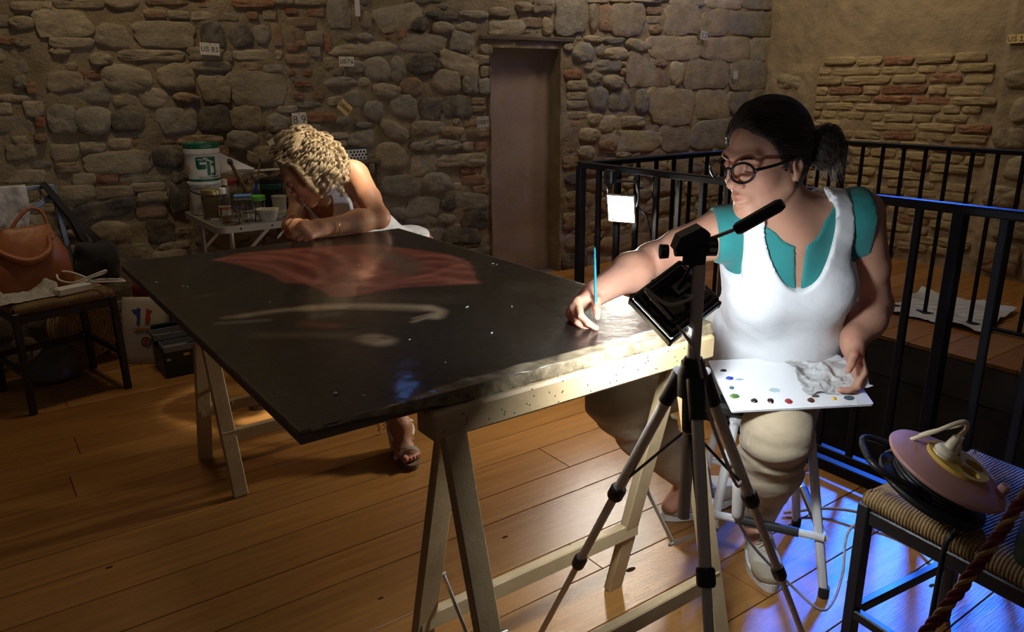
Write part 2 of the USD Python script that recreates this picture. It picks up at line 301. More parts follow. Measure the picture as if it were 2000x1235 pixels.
# walled-up doorway: reveal, plaster panel, timber lintel
niche = cat_([box((DX1 - DX0 + .04, .03, DZ1 + .02), ((DX0 + DX1) / 2, WY + .11, DZ1 / 2)), ])
nu, nv = np.meshgrid(np.linspace(DX0 - .01, DX1 + .01, 26), np.linspace(0, DZ1 + .01, 50), indexing='ij')
npz = np.stack([nu, WY + .085 - .02 * (meshkit.fbm(np.stack([nu * 3, nv * 3, nu * 0], -1), 3, 2) - .5), nv], -1)
nm = grid(npz); nm.faces = nm.faces[:, ::-1]
part(wall_back, 'doorway_infill', nm, NICHE, True, label='walled-up doorway filled with smooth brown plaster')
for x in (DX0, DX1):
    jv, jd = np.meshgrid(np.linspace(0, DZ1 + .01, 40), np.linspace(-.03, .12, 8), indexing='ij')
    s = 1 if x == DX0 else -1
    jm = grid(np.stack([x + s * .022 * (meshkit.fbm(np.stack([jv * 14, jd * 20, jv * 0], -1), 3, 8) - .5), WY + jd, jv], -1))
    if s > 0: jm.faces = jm.faces[:, ::-1]
    part(wall_back, 'doorway_jamb', jm, MORTAR, True)
part(wall_back, 'lintel', cat_([box((.76, .17, .032), (3.165, WY + .055, DZ1 + .052), bev=.006), box((.6, .12, .035), (3.14, WY + .09, DZ1 + .02), bev=.004)]), OLDWOOD, label='weathered timber lintel over the walled-up doorway')

# right wall: limewashed brick courses, plaster above and at both ends
wall_right = meta(UsdGeom.Xform.Define(stage, path_for(None, 'wall_right')), kind='structure')
us = np.linspace(-.5, WY, 190); vs = np.linspace(0, 2.5, 106)
U, V_ = np.meshgrid(us, vs, indexing='ij')
rough = np.where(V_ > 1.42, .6, 1.0)
bump_ = wall_surface(U + 9, V_) * rough + np.where((U > 3.78), .05 + .04 * meshkit.fbm(np.stack([V_ * 3, U * 6, U * 0], -1), 3, 4), 0) + np.where((U < 2.42), .03, 0)
wm = grid(np.stack([WX - bump_, U, V_], -1));  part(wall_right, 'plaster_bed', wm, PLASTER, True)
r_ = np.random.default_rng(5)
z = .015; row = 0
while z < 1.44:
    h = r_.uniform(.052, .064); y = 2.44 + r_.uniform(-.02, .12)
    while y < 3.80:
        w = min(r_.choice([.13, .22, .25, .28, .36], p=[.22, .25, .25, .18, .1]) * r_.uniform(.9, 1.1), 3.86 - y)
        if w > .05 and r_.random() > .07:
            seed += 1
            m = stone_mesh(w - .006, h, 'k', r_.uniform(.020, .036), seed)
            m.vertices = np.stack([m.vertices[:, 1], -m.vertices[:, 0], m.vertices[:, 2]], 1) + (WX, y + w / 2, z + h / 2 + .006 * math.sin(y * 5 + row))
            m.vertices[:, 0] -= 0
            part(wall_right, 'brick', m, STONE['r'] if r_.random() < .05 else BRICKP, True)
        y += w + r_.uniform(.002, .012)
    z += h + r_.uniform(.006, .012); row += 1
for (y, z, w, h, t) in ((2.28, 1.30, .24, .12, 't'), (2.2, 1.12, .26, .16, 'p'), (2.3, .93, .2, .14, 't'), (2.15, .75, .3, .18, 'p'), (2.3, .55, .22, .14, 't'), (2.2, .36, .26, .16, 't'), (2.25, .14, .3, .2, 'o'),
                        (3.98, .9, .2, .1, 't'), (4.08, 1.1, .18, .16, 't'), (3.93, .6, .2, .12, 'o'), (4.1, .4, .2, .2, 't'), (3.95, .2, .24, .16, 't'), (4.1, .75, .16, .1, 'o'), (4.0, 1.3, .22, .12, 'p')):
    seed += 1; m = stone_mesh(w, h, 'b', .05 + (.05 if y > 3.8 else .02), seed)
    m.vertices = np.stack([m.vertices[:, 1], -m.vertices[:, 0], m.vertices[:, 2]], 1) + (WX, y, z)
    part(wall_right, 'stone', m, STONE[t], True)

# floor: boards along x, each its own piece; the stairwell is left open
WOOD = [mat('floor_board_%s' % n, a, .29, b, 5.0, .22, 30.0, stretch=(.5, 9, 9), vary=.10, detail=6.) for n, a, b in (
    ('honey', (.37, .170, .044), (.28, .120, .028)), ('amber', (.33, .150, .038), (.25, .105, .025)), ('blond', (.40, .190, .052), (.31, .138, .034)))]
KNOT = mat('wood_knot', (.05, .022, .009), .9, spec=.05)
floor_ = meta(UsdGeom.Xform.Define(stage, path_for(None, 'floor')), kind='structure')
OX0, OX1, OY1 = 2.37, 3.87, 2.53     # stairwell opening
yb = [-.95, -.77, -.6, -.41, -.23, -.05, .13, .31, .5, .68, .85, 1.018, 1.197, 1.37, 1.518, 1.746, 1.885, 2.065, 2.22, 2.372, 2.53, 2.70, 2.87, 3.05, 3.22, 3.4, 3.57, 3.75, 3.93, 4.1, 4.27]
r_ = np.random.default_rng(11)
def board_row(x0, x1, y0, y1):
    x = x0
    while x < x1 - .02:
        L = r_.uniform(2.2, 3.6)
        if x == x0: L = r_.uniform(1.0, 3.4)
        e = min(x + L, x1)
        if x1 - e < .4: e = x1
        part(floor_, 'board', box((e - x - .002, y1 - y0 - .0025, .022), ((x + e) / 2, (y0 + y1) / 2, -.011), bev=.0012), WOOD[r_.integers(3)], 30)
        x = e
for y0, y1 in zip(yb, yb[1:]):
    if y1 <= OY1 + .001:
        board_row(-1.5, OX0, y0, y1); board_row(OX1, WX, y0, y1)
    else: board_row(-1.5, WX, y0, y1)
for (x, y, s) in ((.50, 1.30, .016), (1.34, 1.32, .014), (.16, 2.2, .008), (.72, 1.62, .007), (1.78, .93, .010), (1.72, 1.63, .008), (1.15, 1.66, .009), (.9, 1.2, .008), (1.94, .79, .009), (.3, 1.75, .008)):
    k = lathe([(0, .0006), (s, .0004), (s * 1.05, -.0002)], 14); k.vertices *= (1.2, .55, 1); k.faces = k.faces[:, ::-1] if k.face_normals[:, 2].mean() < 0 else k.faces
    k.vertices += (x, y, .0001); part(floor_, 'knot', k, KNOT, 30)
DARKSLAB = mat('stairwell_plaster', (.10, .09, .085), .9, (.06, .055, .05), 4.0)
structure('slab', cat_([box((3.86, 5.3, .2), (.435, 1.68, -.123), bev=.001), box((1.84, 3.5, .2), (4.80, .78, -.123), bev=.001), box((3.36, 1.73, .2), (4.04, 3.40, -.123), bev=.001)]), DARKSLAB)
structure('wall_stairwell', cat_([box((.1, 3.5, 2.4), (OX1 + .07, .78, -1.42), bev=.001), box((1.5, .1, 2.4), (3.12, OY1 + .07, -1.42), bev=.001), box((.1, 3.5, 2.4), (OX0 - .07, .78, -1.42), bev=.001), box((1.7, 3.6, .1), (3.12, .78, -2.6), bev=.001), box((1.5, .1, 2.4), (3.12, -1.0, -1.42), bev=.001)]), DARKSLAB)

# wall tags with handwriting
def wall_tag(name, lines, x, z, w, h, label, ang=0, mt=None, right=False, bold=False, th=.62):
    t = thing(name, label, 'label', 'paper survey labels pinned to the walls')
    a = math.radians(ang)
    if right: X, Y, O = np.array([0, -math.cos(a), math.sin(a)]), np.array([0, math.sin(a), math.cos(a)]), np.array([WX - .062, x, z])
    else: X, Y, O = np.array([math.cos(a), 0, math.sin(a)]), np.array([-math.sin(a), 0, math.cos(a)]), np.array([x, WY - .058, z])
    N = np.cross(X, Y)
    part(t, 'card', box((w, h, .003), O, np.stack([X, Y, N], 1), .0006), mt or PAPER)
    if lines:
        tm = meshkit.text_mesh(lines, h * th, .0006, bold); e = tm.bounds
        s = min(1.0, w * .88 / (e[1, 0] - e[0, 0]))
        tm.vertices[:, :2] = (tm.vertices[:, :2] - (e[0, :2] + e[1, :2]) / 2) * s
        tm.vertices = tm.vertices @ np.stack([X, Y, N]) + O + N * .0016
        part(t, 'lettering', tm, INK, False)
    part(t, 'pin', lathe([(0, .004), (.002, .003), (.002, 0)], 8, O + Y * h * .42 + N * .001, np.stack([X, Y, N], 1)), INK)
YELLOW = mat('yellow_card', (.62, .46, .20), .7)
GREYCARD = mat('grey_card', (.40, .37, .35), .7)
BLUECARD = mat('bluish_card', (.42, .44, .52), .7)
wall_tag('wall_label', 'US 81', 1.146, 1.482, .095, .058, 'small white wall label reading US 81 in pen, pinned under dark stones', -3)
wall_tag('wall_label', 'US74', 1.876, 1.429, .09, .052, 'small white wall label reading US74 in pen, pinned under a long flat stone', 0)
wall_tag('wall_label', 'US88', 1.847, 1.183, .078, .062, 'tilted yellow wall label reading US88 in thick black marker', -42, YELLOW, bold=True, th=.5)
wall_tag('wall_label', '8 9', 1.578, 1.127, .082, .072, 'white wall label reading 8 9 just above the blonde curly hair', 3)
wall_tag('wall_label', 'US87', 2.775, 1.073, .088, .07, 'grey wall label reading US87 on the brick jamb left of the walled-up doorway', 0, GREYCARD)
wall_tag('wall_label', '52', 4.798, 1.642, .075, .06, 'pale label reading 52 between large squared blocks at the top right of the back wall', -3, BLUECARD)
wall_tag('wall_label', '', 5.2, 1.354, .05, .06, 'small blank bluish label on the squared stone blocks near the room corner', 0, BLUECARD)
wall_tag('wall_label', '', 4.05, 1.432, .055, .05, 'small blank bluish label on the plaster pier in the room corner', 0, BLUECARD, right=True)
wall_tag('wall_label', 'US 1', 2.367, 1.551, .10, .055, 'yellowish label reading US 1 on the right-hand wall at the picture edge', 0, YELLOW, right=True)
single('paper_slip', box((.05, .004, .075), (1.422, WY - .075, .996), [[.87, 0, -.5], [0, 1, 0], [.5, 0, .87]], .0008), PAPER, 'small blank white slip stuck to the stones left of the blonde woman', 'paper')
single('paper_slip', box((.03, .004, .10), (1.965, WY - .05, 1.717), bev=.001), PAPER, 'narrow white slip hanging in a gap at the top of the back wall', 'paper')

# what is painted on the canvas: a red drapery, an arm, a dim lying figure (positions on the canvas, metres)
DRAPE = [(.627, 2.488), (.717, 2.535), (.861, 2.506), (.987, 2.46), (1.113, 2.406), (1.188, 2.249), (1.24, 2.106), (1.235, 1.968), (1.164, 1.829), (1.11, 1.735), (1.049, 1.76), (.949, 1.809), (.866, 1.825), (.787, 1.814), (.74, 1.837), (.75, 1.894), (.742, 2.018), (.699, 2.059), (.70, 2.188), (.671, 2.336)]
HI, LO = (.85, .30, .22), (.045, .010, .008)
SKINP = (.52, .40, .25)
FOLD_HI = [[(0.627, 2.479), (0.697, 2.472), (0.753, 2.39)], [(0.676, 2.403), (0.729, 2.274), (0.747, 2.128), (0.749, 2.035)], [(0.751, 2.459), (0.81, 2.365), (0.833, 2.21), (0.818, 2.057)], [(0.843, 2.457), (0.876, 2.361), (0.872, 2.224)], [(0.748, 2.073), (0.766, 2.022), (0.79, 1.989)], [(0.96, 2.396), (0.946, 2.259), (0.918, 2.101), (0.906, 1.989)], [(0.895, 2.162), (0.89, 2.041), (0.935, 1.982)], [(1.007, 2.259), (0.985, 2.136), (0.958, 2.029), (0.982, 1.994)], [(0.749, 1.999), (0.788, 2.02), (0.862, 2.103)], [(0.979, 1.894), (1.04, 1.885), (1.126, 1.915), (1.215, 1.957)], [(1.157, 2.142), (1.215, 2.096), (1.229, 2.009)], [(1.132, 2.048), (1.189, 2.004), (1.197, 1.91)], [(0.883, 1.86), (0.971, 1.849), (1.054, 1.822), (1.112, 1.74)], [(0.937, 1.905), (1.04, 1.885), (1.083, 1.814)], [(1.088, 1.969), (1.129, 1.92), (1.162, 1.846)], [(1.061, 1.779), (1.109, 1.749)], [(0.783, 1.937), (0.848, 1.915), (0.888, 1.856)], [(0.803, 2.488), (0.879, 2.46), (0.97, 2.42)]]
FOLD_LO = [[(0.644, 2.401), (0.709, 2.307), (0.718, 2.174)], [(0.771, 2.348), (0.796, 2.196), (0.777, 2.05)], [(0.906, 2.438), (0.92, 2.279), (0.895, 2.162)], [(0.888, 2.304), (0.857, 2.149), (0.794, 2.0)], [(1.011, 2.305), (0.966, 2.151), (0.94, 2.043)], [(1.003, 2.122), (0.997, 2.04), (1.024, 1.978)], [(1.102, 2.09), (1.179, 2.067), (1.209, 1.962)], [(0.968, 1.903), (1.044, 1.922), (1.147, 1.966)], [(0.827, 1.869), (0.938, 1.846), (1.025, 1.8)], [(1.123, 1.985), (1.162, 1.887)], [(0.853, 1.992), (0.886, 1.929), (0.968, 1.903)]]
STROKES = [(l, .006, .026, HI, .62) for l in FOLD_HI] + [(l, .005, .022, LO, .72) for l in FOLD_LO] + [
    ([(1.12, 2.36), (1.075, 2.213), (1.075, 2.068), (1.03, 1.98)], .04, .045, (.17, .15, .115), .85),
    ([(1.213, 1.605), (1.24, 1.55)], .05, .05, (.065, .067, .05), .8), ([(.471, 2.056), (.524, 2.035)], .008, .02, (.10, .07, .025), .6),
    ([(.949, 1.645), (.87, 1.72), (.80, 1.76)], .03, .05, (.09, .065, .035), .7),
    ([(.50, 1.806), (.56, 1.80), (.649, 1.775), (.738, 1.728)], .016, .014, SKINP, .75), ([(.649, 1.775), (.738, 1.728), (.817, 1.66), (.879, 1.60)], .026, .016, SKINP, .9),
    ([(.738, 1.712), (.817, 1.64), (.86, 1.595)], .008, .016, (.10, .07, .04), .6),
    ([(.885, 1.60), (.893, 1.555), (.86, 1.515)], .016, .012, SKINP, .9), ([(.86, 1.53), (.80, 1.515)], .007, .008, SKINP, .8), ([(.865, 1.545), (.815, 1.538)], .006, .007, SKINP, .7),
    ([(.462, 1.815), (.51, 1.80)], .010, .012, SKINP, .6),
    ([(.481, 1.634), (.566, 1.569), (.645, 1.51)], .016, .022, (.16, .12, .07), .8), ([(.599, 1.653), (.639, 1.598)], .02, .02, (.20, .05, .03), .8),
    ([(.668, 1.462), (.678, 1.430)], .030, .014, (.50, .38, .25), .95), ([(.640, 1.475), (.66, 1.47)], .014, .016, (.12, .085, .05), .7), ([(.688, 1.452), (.694, 1.44)], .006, .006, (.06, .035, .02), .9), ([(.662, 1.446), (.672, 1.438)], .003, .005, (.06, .03, .02), .9), ([(.676, 1.46), (.683, 1.452)], .0025, .004, (.10, .06, .035), .9),
    ([(.433, 1.779), (.533, 1.734)], .012, .003, (.14, .14, .12), .8)]
SPOTS = [(.404, 2.279), (.454, 2.184), (.462, 2.171), (1.282, 1.895), (1.283, 1.877), (.963, 1.54), (.729, 1.401), (.48, 1.215), (.515, 1.174), (.895, 1.333), (.945, 2.123), (.957, 2.054), (.589, 1.879), (1.053, 1.477), (.717, 1.232)]
LAMP_A, LAMP_B = 260.0, 370.0

# ------------------------------------------------------------------ stairwell railings
def railing(name, label, p, q, ztop, n, posts, barw, zbot=.03, low=None):
    t = thing(name, label, 'railing')
    p, q = np.array(p, float), np.array(q, float); d = norm(np.append(q - p, 0))[:2]
    part(t, 'top_rail', beam((*p, ztop - .015), (*q, ztop - .015), .042, .026, bev=.005), RAIL)
    part(t, 'bottom_rail', beam((*p, zbot), (*q, zbot), .03, .018, bev=.003), RAIL)
    if low is not None: part(t, 'bottom_rail', beam((*p, low), (*q, low), .035, .05, bev=.003), RAIL)
    for k in range(n + 1):
        c = p + (q - p) * k / n
        post = k in posts
        w = .036 if post else barw
        part(t, 'post' if post else 'bar', beam((*c, -.10 if post else zbot), (*c, ztop - .02), w, w if post else barw * 1.6, up=(*d, 0), bev=.003), RAIL)
    return t
railing('stair_railing', 'dark iron railing running from behind the painting past the seated woman towards the camera', (2.30, 2.679), (2.30, -.27), .966, 25, (0, 14, 25), .015, .075, .015)
railing('stair_railing', 'dark iron railing behind the lit work lamp along the back of the stairwell', (2.30, 2.69), (4.39, 2.69), .965, 17, (17,), .014, .03)
railing('stair_railing', 'dark iron railing on the far side of the stairwell in front of the brick wall', (4.39, 2.69), (4.39, .1), .962, 21, (21,), .013, .02)

# ------------------------------------------------------------------ trestles and the painting lying on them
PINE = mat('pine', (.50, .37, .20), .55, (.40, .28, .14), 6.0, .3, 40.0, stretch=(1, 1, 1), vary=.05)
PINEH = mat('pine_hole', (.05, .035, .02), .8)
ZINC = mat('zinc_strap', (.42, .40, .36), .45, metal=.9)
def trestle(label, x0, x1, cy, ztop, holes):
    t = thing('trestle', label, 'trestle')
    part(t, 'beam', box((x1 - x0, .062, .056), ((x0 + x1) / 2, cy, ztop - .028), bev=.006), PINE)
    lx = (x0 + .055, x1 - .085)
    for x in lx:
        for s in (-1, 1):
            a = np.array([x + .01 * s, cy + s * .022, ztop - .05]); b = np.array([x - .01 * s, cy + s * .178, 0])
            d, _, _ = frame(b - a); R = np.stack([d, (1, 0, 0), np.cross(d, (1, 0, 0))], 1)
            m = beam(a, b, .048, .024, up=(0, s, .2), bev=.003); m.vertices[:, 2] = np.maximum(m.vertices[:, 2], 0)
            part(t, 'leg', m, PINE)
    for s in (-1, 1):
        y = cy + s * .132
        part(t, 'crossbar', beam((lx[0] - .02, y, .20), (lx[1] + .02, y, .20), .024, .042, bev=.003), PINE)
    for x in lx:
        xs = x + .036
        pts = [(xs, cy - .11, .31), (xs + .004, cy + .02, .20), (xs, cy + .115, .31)]
        st = cat_([beam(pts[0], pts[1], .003, .014), beam(pts[1], pts[2], .003, .014)] + [rod((p[0] - .014, p[1], p[2]), (p[0] + .006, p[1], p[2]), .0045, 8) for p in pts])
        part(t, 'folding_strap', st, ZINC, label='thin metal strap holding the legs apart')
    r = np.random.default_rng(holes)
    hs = []
    for k in range(40):
        hs.append(lathe([(0, .0004), (r.uniform(.0008, .0017), .0003), (.0018, 0)], 7, (r.uniform(x0, x1), cy - .0312, ztop - r.uniform(.005, .052)), [[1, 0, 0], [0, 0, -1], [0, 1, 0]]))
    part(t, 'woodworm_hole', cat_(hs), PINEH, True, kind='stuff')
trestle('pine trestle under the near edge of the painting, its pale beam brightly lit', .60, 1.34, 1.113, .752, 3)
trestle('pine trestle under the far edge of the painting, in shadow', .52, 1.24, 2.558, .752, 4)

PX0, PX1, PY0, PY1, PZ = .369, 1.342, 1.100, 2.622, .777
paint_mat = usdkit.material(stage, '/World/Looks/varnished_canvas', {
    'a': ('attribute', {'attribute': 'tint'}), 'g': ('texture_coordinate', {}), 'm': ('mapping', {'scale': (1, 1, 1)}),
    'n': ('noise_texture', {'scale': 55., 'detail': 6., 'roughness': .7}), 'n2': ('noise_texture', {'scale': 7., 'detail': 4., 'roughness': .6}),
    'mr': ('map_range', {'from_min': .3, 'from_max': .7, 'to_min': .24, 'to_max': .40}),
    'b': ('bump', {'strength': .30, 'distance': .004}), 'p': ('principled_bsdf', {'roughness': .3, 'specular_ior_level': .15, 'coat_weight': .35, 'coat_roughness': .10})},
    [('a.color', 'p.base_color'), ('g.object', 'm.vector'), ('m.vector', 'n.vector'), ('m.vector', 'n2.vector'), ('n2.fac', 'mr.value'), ('mr.result', 'p.roughness'), ('n.fac', 'b.height'), ('b.normal', 'p.normal')], surface='p.BSDF')
t = thing('oil_painting', 'large dark unframed oil painting with red drapery lying flat on trestles', 'painting')
gx, gy = np.meshgrid(np.linspace(PX0, PX1, 200), np.linspace(PY0, PY1, 310), indexing='ij')
def capsule(l, r0, soft):
    """0..1 coverage of a soft brush stroke along the polyline"""
    P = spline(l, 24); d = np.full(gx.shape, 9.0)
    for a, b in zip(P, P[1:]):
        e = b - a; s = np.clip(((gx - a[0]) * e[0] + (gy - a[1]) * e[1]) / (e @ e + 1e-12), 0, 1)
        d = np.minimum(d, np.hypot(gx - a[0] - s * e[0], gy - a[1] - s * e[1]))
    return np.clip((r0 + soft - d) / (2 * soft), 0, 1) ** 1.3
from shapely.geometry import Polygon, Point
import shapely
nz = meshkit.fbm(np.stack([gx * 3, gy * 3, gx * 0], -1), 4, 2); nf = meshkit.fbm(np.stack([gx * 30, gy * 30, gx * 0], -1), 3, 4)
col = np.ones(gx.shape + (3,)) * np.array([.011, .0095, .008])
col += (np.clip((nz - .45) * 2, 0, 1) * np.clip((gy - 1.25) / 1.2, 0, 1))[..., None] * np.array([.022, .017, .011])
def lay(a, c, k=1.0):
    global col
    a = np.clip(a * k, 0, 1)[..., None]; col = col * (1 - a) + a * np.array(c)
dr = Polygon(DRAPE).buffer(.012).buffer(-.008)
sd = shapely.distance(dr, shapely.points(gx.ravel(), gy.ravel())).reshape(gx.shape)
ins = shapely.distance(dr.exterior, shapely.points(gx.ravel(), gy.ravel())).reshape(gx.shape)
lay(np.where(sd > 0, np.clip(1 - sd / .012, 0, 1) ** 2, 1), (.27, .066, .046))
fold = np.sin(gx * 38 + gy * 16 + 5 * nz)
lay(np.where(sd > 0, 0, np.clip(ins / .02, 0, 1)) * np.clip(fold, 0, 1), (.42, .12, .085), .4)
for s_, r0, so, c, k in STROKES: lay(capsule(s_, r0, so), c, k)
strip = np.clip((gx - .50) / .14, 0, 1) * (.030 + .014 * nz + .004 * nf) + .006 * (nf - .4)
sa = np.clip((strip - (gy - PY0)) / .006, 0, 1)
lay(sa, (.16, .125, .075)); lay(sa * np.clip((nf - .45) * 6, 0, 1), (.27, .225, .15), .8); lay(sa * np.clip((.38 - nf) * 8, 0, 1), (.05, .04, .03), .8)
for e in ((gx - PX0), (PX1 - gx), (PY1 - gy)): lay(np.clip(1 - (e - .003 * nf) / .005, 0, 1) * np.clip((nf - .38) * 5, 0, 1), (.13, .10, .065), .55)
hgt = .0005 * (nf - .5) + (.0005) * (meshkit.fbm(np.stack([gx * 4, gy * 4, gx * 0], -1), 2, 6) - .5) + sa * .004 * (nf - .3)
P = np.stack([gx, gy, PZ + hgt], -1)
cm = solid_sheet(P, .004)
if cm.face_normals[:100, 2].mean() < 0: cm.faces = cm.faces[:, ::-1]
cp = part(t, 'canvas', cm, paint_mat, True)
cc = col.reshape(-1, 3); primvar(cp, 'tint', np.vstack([cc, cc * 0 + .10]))
STRW = mat('stretcher_wood', (.16, .11, .065), .7, (.09, .06, .035), 8.0, .4, 30.0)
CANV = mat('raw_canvas', (.30, .235, .14), .95, (.13, .10, .06), 40.0, 1.0, 120.0, spec=.1, dist=.003)
zs = PZ - .0145
for c, s in (((PX0 + PX1) / 2, PY0 + .03), ((PX0 + PX1) / 2, PY1 - .03)): part(t, 'stretcher_bar', box((PX1 - PX0 - .004, .055, .02), (c, s, zs), bev=.002), STRW)
for x in (PX0 + .03, PX1 - .03, (PX0 + PX1) / 2): part(t, 'stretcher_bar', box((.055, PY1 - PY0 - .115, .02), (x, (PY0 + PY1) / 2, zs), bev=.002), STRW)
u = np.linspace(PX0 + .02, PX1, 140); tp_ = np.clip((u - PX0 - .08) / .22, .12, 1); r = np.random.default_rng(3)
fl = np.stack([np.stack([u, PY0 - .001 - .004 * q + .0025 * meshkit.fbm(np.stack([u * 40, u * 0 + q * 3, u * 0], -1), 3, 1), PZ - .001 - q * tp_ * (.024 + .012 * (meshkit.fbm(np.stack([u * 25, u * 0, u * 0], -1), 3, 7) - .5))], 1) for q in np.linspace(0, 1, 5)], 1)
part(t, 'tacking_margin', solid_sheet(fl, .002), CANV, True, label='frayed pale canvas margin along the near edge')
thr = []
for k in range(70):
    x = r.uniform(PX0 + .1, PX1); a = np.array([x, PY0 - .004, PZ - r.uniform(.018, .03)])
    thr.append(tube([a, a + (r.normal(0, .004), -r.uniform(.001, .005), -r.uniform(.002, .008)), a + (r.normal(0, .008), -r.uniform(.001, .008), -r.uniform(.004, .013))], .0005, 4, 4))
for k in range(26):
    y = r.uniform(PY0 + .2, PY1); a = np.array([PX1, y, PZ])
    thr.append(tube([a, a + (r.uniform(.002, .006), r.normal(0, .006), r.uniform(.001, .005)), a + (r.uniform(.002, .010), r.normal(0, .012), r.uniform(-.002, .008))], .0004, 4, 4))
part(t, 'loose_thread', cat_(thr), CANV, True, kind='stuff')
FILL = mat('white_filler', (.75, .73, .68), .7)
for (x, y), (a, b) in zip(SPOTS, [(5, 3), (4, 2), (4, 2), (7, 3), (8, 3), (10, 3), (4, 4), (5, 5), (3, 3), (6, 3), (3, 2), (3, 3), (3, 2), (3, 2), (4, 3), (4, 3)]):
    m = lathe([(0, .0012), (.7, .0011), (1, -.0005)], 12); m.vertices *= (a / 1400, b / 1400, 1); m = rotz(m, r.uniform(-30, 40)); m.vertices += (x, y, PZ + .0018)
    part(t, 'filler_spot', m, FILL, True)

# ------------------------------------------------------------------ tripod with work lamp, and the lamp clipped to the railing
t = thing('tripod', 'aluminium camera tripod with black pan head standing in front of the painting corner', 'tripod')
HUB = np.array([1.011, .863, .79])
part(t, 'centre_column', rod(HUB + (0, 0, -.28), HUB + (0, 0, .212), .0115, 16), ALU)
part(t, 'hub', cat_([lathe([(.0, -.10), (.013, -.10), (.016, -.035), (.026, -.03), (.027, .012), (.02, .03), (.016, .042), (0, .042)], 20, HUB), lathe([(.021, -.002), (.0225, .006), (.021, .014)], 20, HUB + (0, 0, .02))]), BLACKPL)
for f_ in ((.935, 1.235, 0.0), (1.425, .80, 0.0), (.75, .50, 0.0)):
    f_ = np.array(f_); o = norm(np.append((f_ - HUB)[:2], 0)); a = HUB + o * .027 + (0, 0, -.002)
    L = f_ - a; leg = UsdGeom.Xform.Define(stage, path_for(t, 'leg'))
    part(leg, 'shoulder', rod(a - norm(L) * .012, a + norm(L) * .06, .0165, 12, .0145), BLACKPL)
    for q0, q1, rr in ((.05, .36, .0108), (.36, .62, .0088), (.62, .985, .0068)):
        part(leg, 'tube', rod(a + L * q0, a + L * q1, rr, 14), ALU)
    for q, rr in ((.36, .0165), (.62, .0145)):
        part(leg, 'clamp', lathe([(0, -.016), (rr * .85, -.016), (rr, -.011), (rr, .011), (rr * .85, .016), (0, .016)], 14, a + L * q, np.stack([frame(L)[1], frame(L)[2], norm(L)], 1)), BLACKPL)
    part(leg, 'foot', rod(a + L * .975, f_ + (0, 0, .004), .0095, 10, .007), BLACKPL)
    part(t, 'brace', beam(HUB + (0, 0, -.095), a + L * .33, .009, .005), BLACKPL)
HD = np.array([1.012, .876, 1.0])
cr = CAM_R * np.array([1, 1, 0]); cr = norm(cr); cf = norm(CAM_F * np.array([1, 1, 0]))
RH = np.stack([cr, cf, (0, 0, 1)], 1)
hd = cat_([rod(HD, HD + (0, 0, .035), .020, 18), rod(HD + cr * .036 + (0, 0, .030), HD - cr * .034 + (0, 0, .030), .0165, 18), box((.045, .034, .03), HD + (0, 0, .045), RH, .006),
           lathe([(0, 0), (.012, .0), (.013, .014), (0, .014)], 12, HD - cr * .046 + (0, 0, .022), np.stack([(0, 0, 1), cf, -cr], 1))])
part(t, 'pan_head', hd, BLACKPL)
TL = math.radians(18); pu = np.array([0, 0, 1.0]) * math.cos(TL) + cr * math.sin(TL) * -0.0; px_ = norm(cr * math.cos(TL) + np.array([0, 0, 1]) * math.sin(TL)); pu = np.cross(px_, cf)
pl = extrude([(-.040, -.008), (-.026, .010), (.012, .016), (.018, .008), (.016, -.010), (-.034, -.014)], .042, HD - cr * .012 + (0, 0, .056) - cf * .021, px_, pu * 1.0)
part(t, 'camera_plate', pl, BLACKPL)
h0, h1, h2 = HD + cr * .022 + (0, 0, .042), HD + cr * .062 + (0, 0, .062) - cf * .02, HD + cr * .125 + (0, 0, .112) - cf * .055
part(t, 'handle', rod(h0, h1 + (h2 - h1) * .12, .0035, 10), STEEL)
part(t, 'handle_grip', tube([h1, h1 + (h2 - h1) * .08, h1 + (h2 - h1) * .9, h2], [.009, .0112, .0112, .008], 14, smooth=False, k=4), BLACKPL)
part(t, 'sticker', box((.014, .001, .007), HD + cr * .028 - cf * .0185 + (0, 0, .028), RH, .0002), GREYCARD)

LAMPGLASS = emit('lamp_panel_white', (.86, .93, 1.0), LAMP_A)
LAMPGLASS2 = emit('lamp_panel_warm', (1.0, .93, .80), LAMP_B)
def floodlight(name, label, C, n, xdir, w, h, panel, dep=.026, hood=.010):
    n = norm(n); x = norm(np.array(xdir) - n * (np.array(xdir) @ n)); y = np.cross(n, x); R = np.stack([x, y, n], 1); C = np.array(C, float)
    t = thing(name, label, 'lamp')
    part(t, 'housing', cat_([box((w, h, dep * .7), C - n * dep * .35, R, .006), box((w * .8, h * .8, dep * .6), C - n * dep * .8, R, .004)] ), BLACK)
    fr = [box((w + .008, .006, hood), C + y * s * h / 2 + n * hood / 2, R, .002) for s in (-1, 1)] + [box((.006, h + .008, hood), C + x * s * w / 2 + n * hood / 2, R, .002) for s in (-1, 1)]
    part(t, 'front_frame', cat_(fr), BLACK if hood > .015 else GREYFR)
    part(t, 'light_panel', box((w - .012, h - .012, .002), C + n * .002, R, .0005), panel)
    return t, C, x, y, n
GREYFR = mat('lamp_frame', (.55, .54, .52), .4)
t, C, x, y, n = floodlight('work_lamp', 'black floodlight hung on the tripod, seen from behind, shining on the woman with glasses', (1.013, .915, .925), (.46, .60, -.64), (.735, -.291, .62), .118, .104, LAMPGLASS, hood=.020)
part(t, 'bracket', cat_([beam(C - n * .022, HD - cf * .004 + (0, 0, .004), .022, .006), beam(C - n * .034 - x * .03 - y * .03, C - n * .034 - x * .03 + y * .035, .016, .004, up=n)]), BLACK)
part(t, 'rating_sticker', box((.03, .02, .0006), C - n * .0395 + x * .01 - y * .005, np.stack([x, y, n], 1), .0001), GREYCARD)
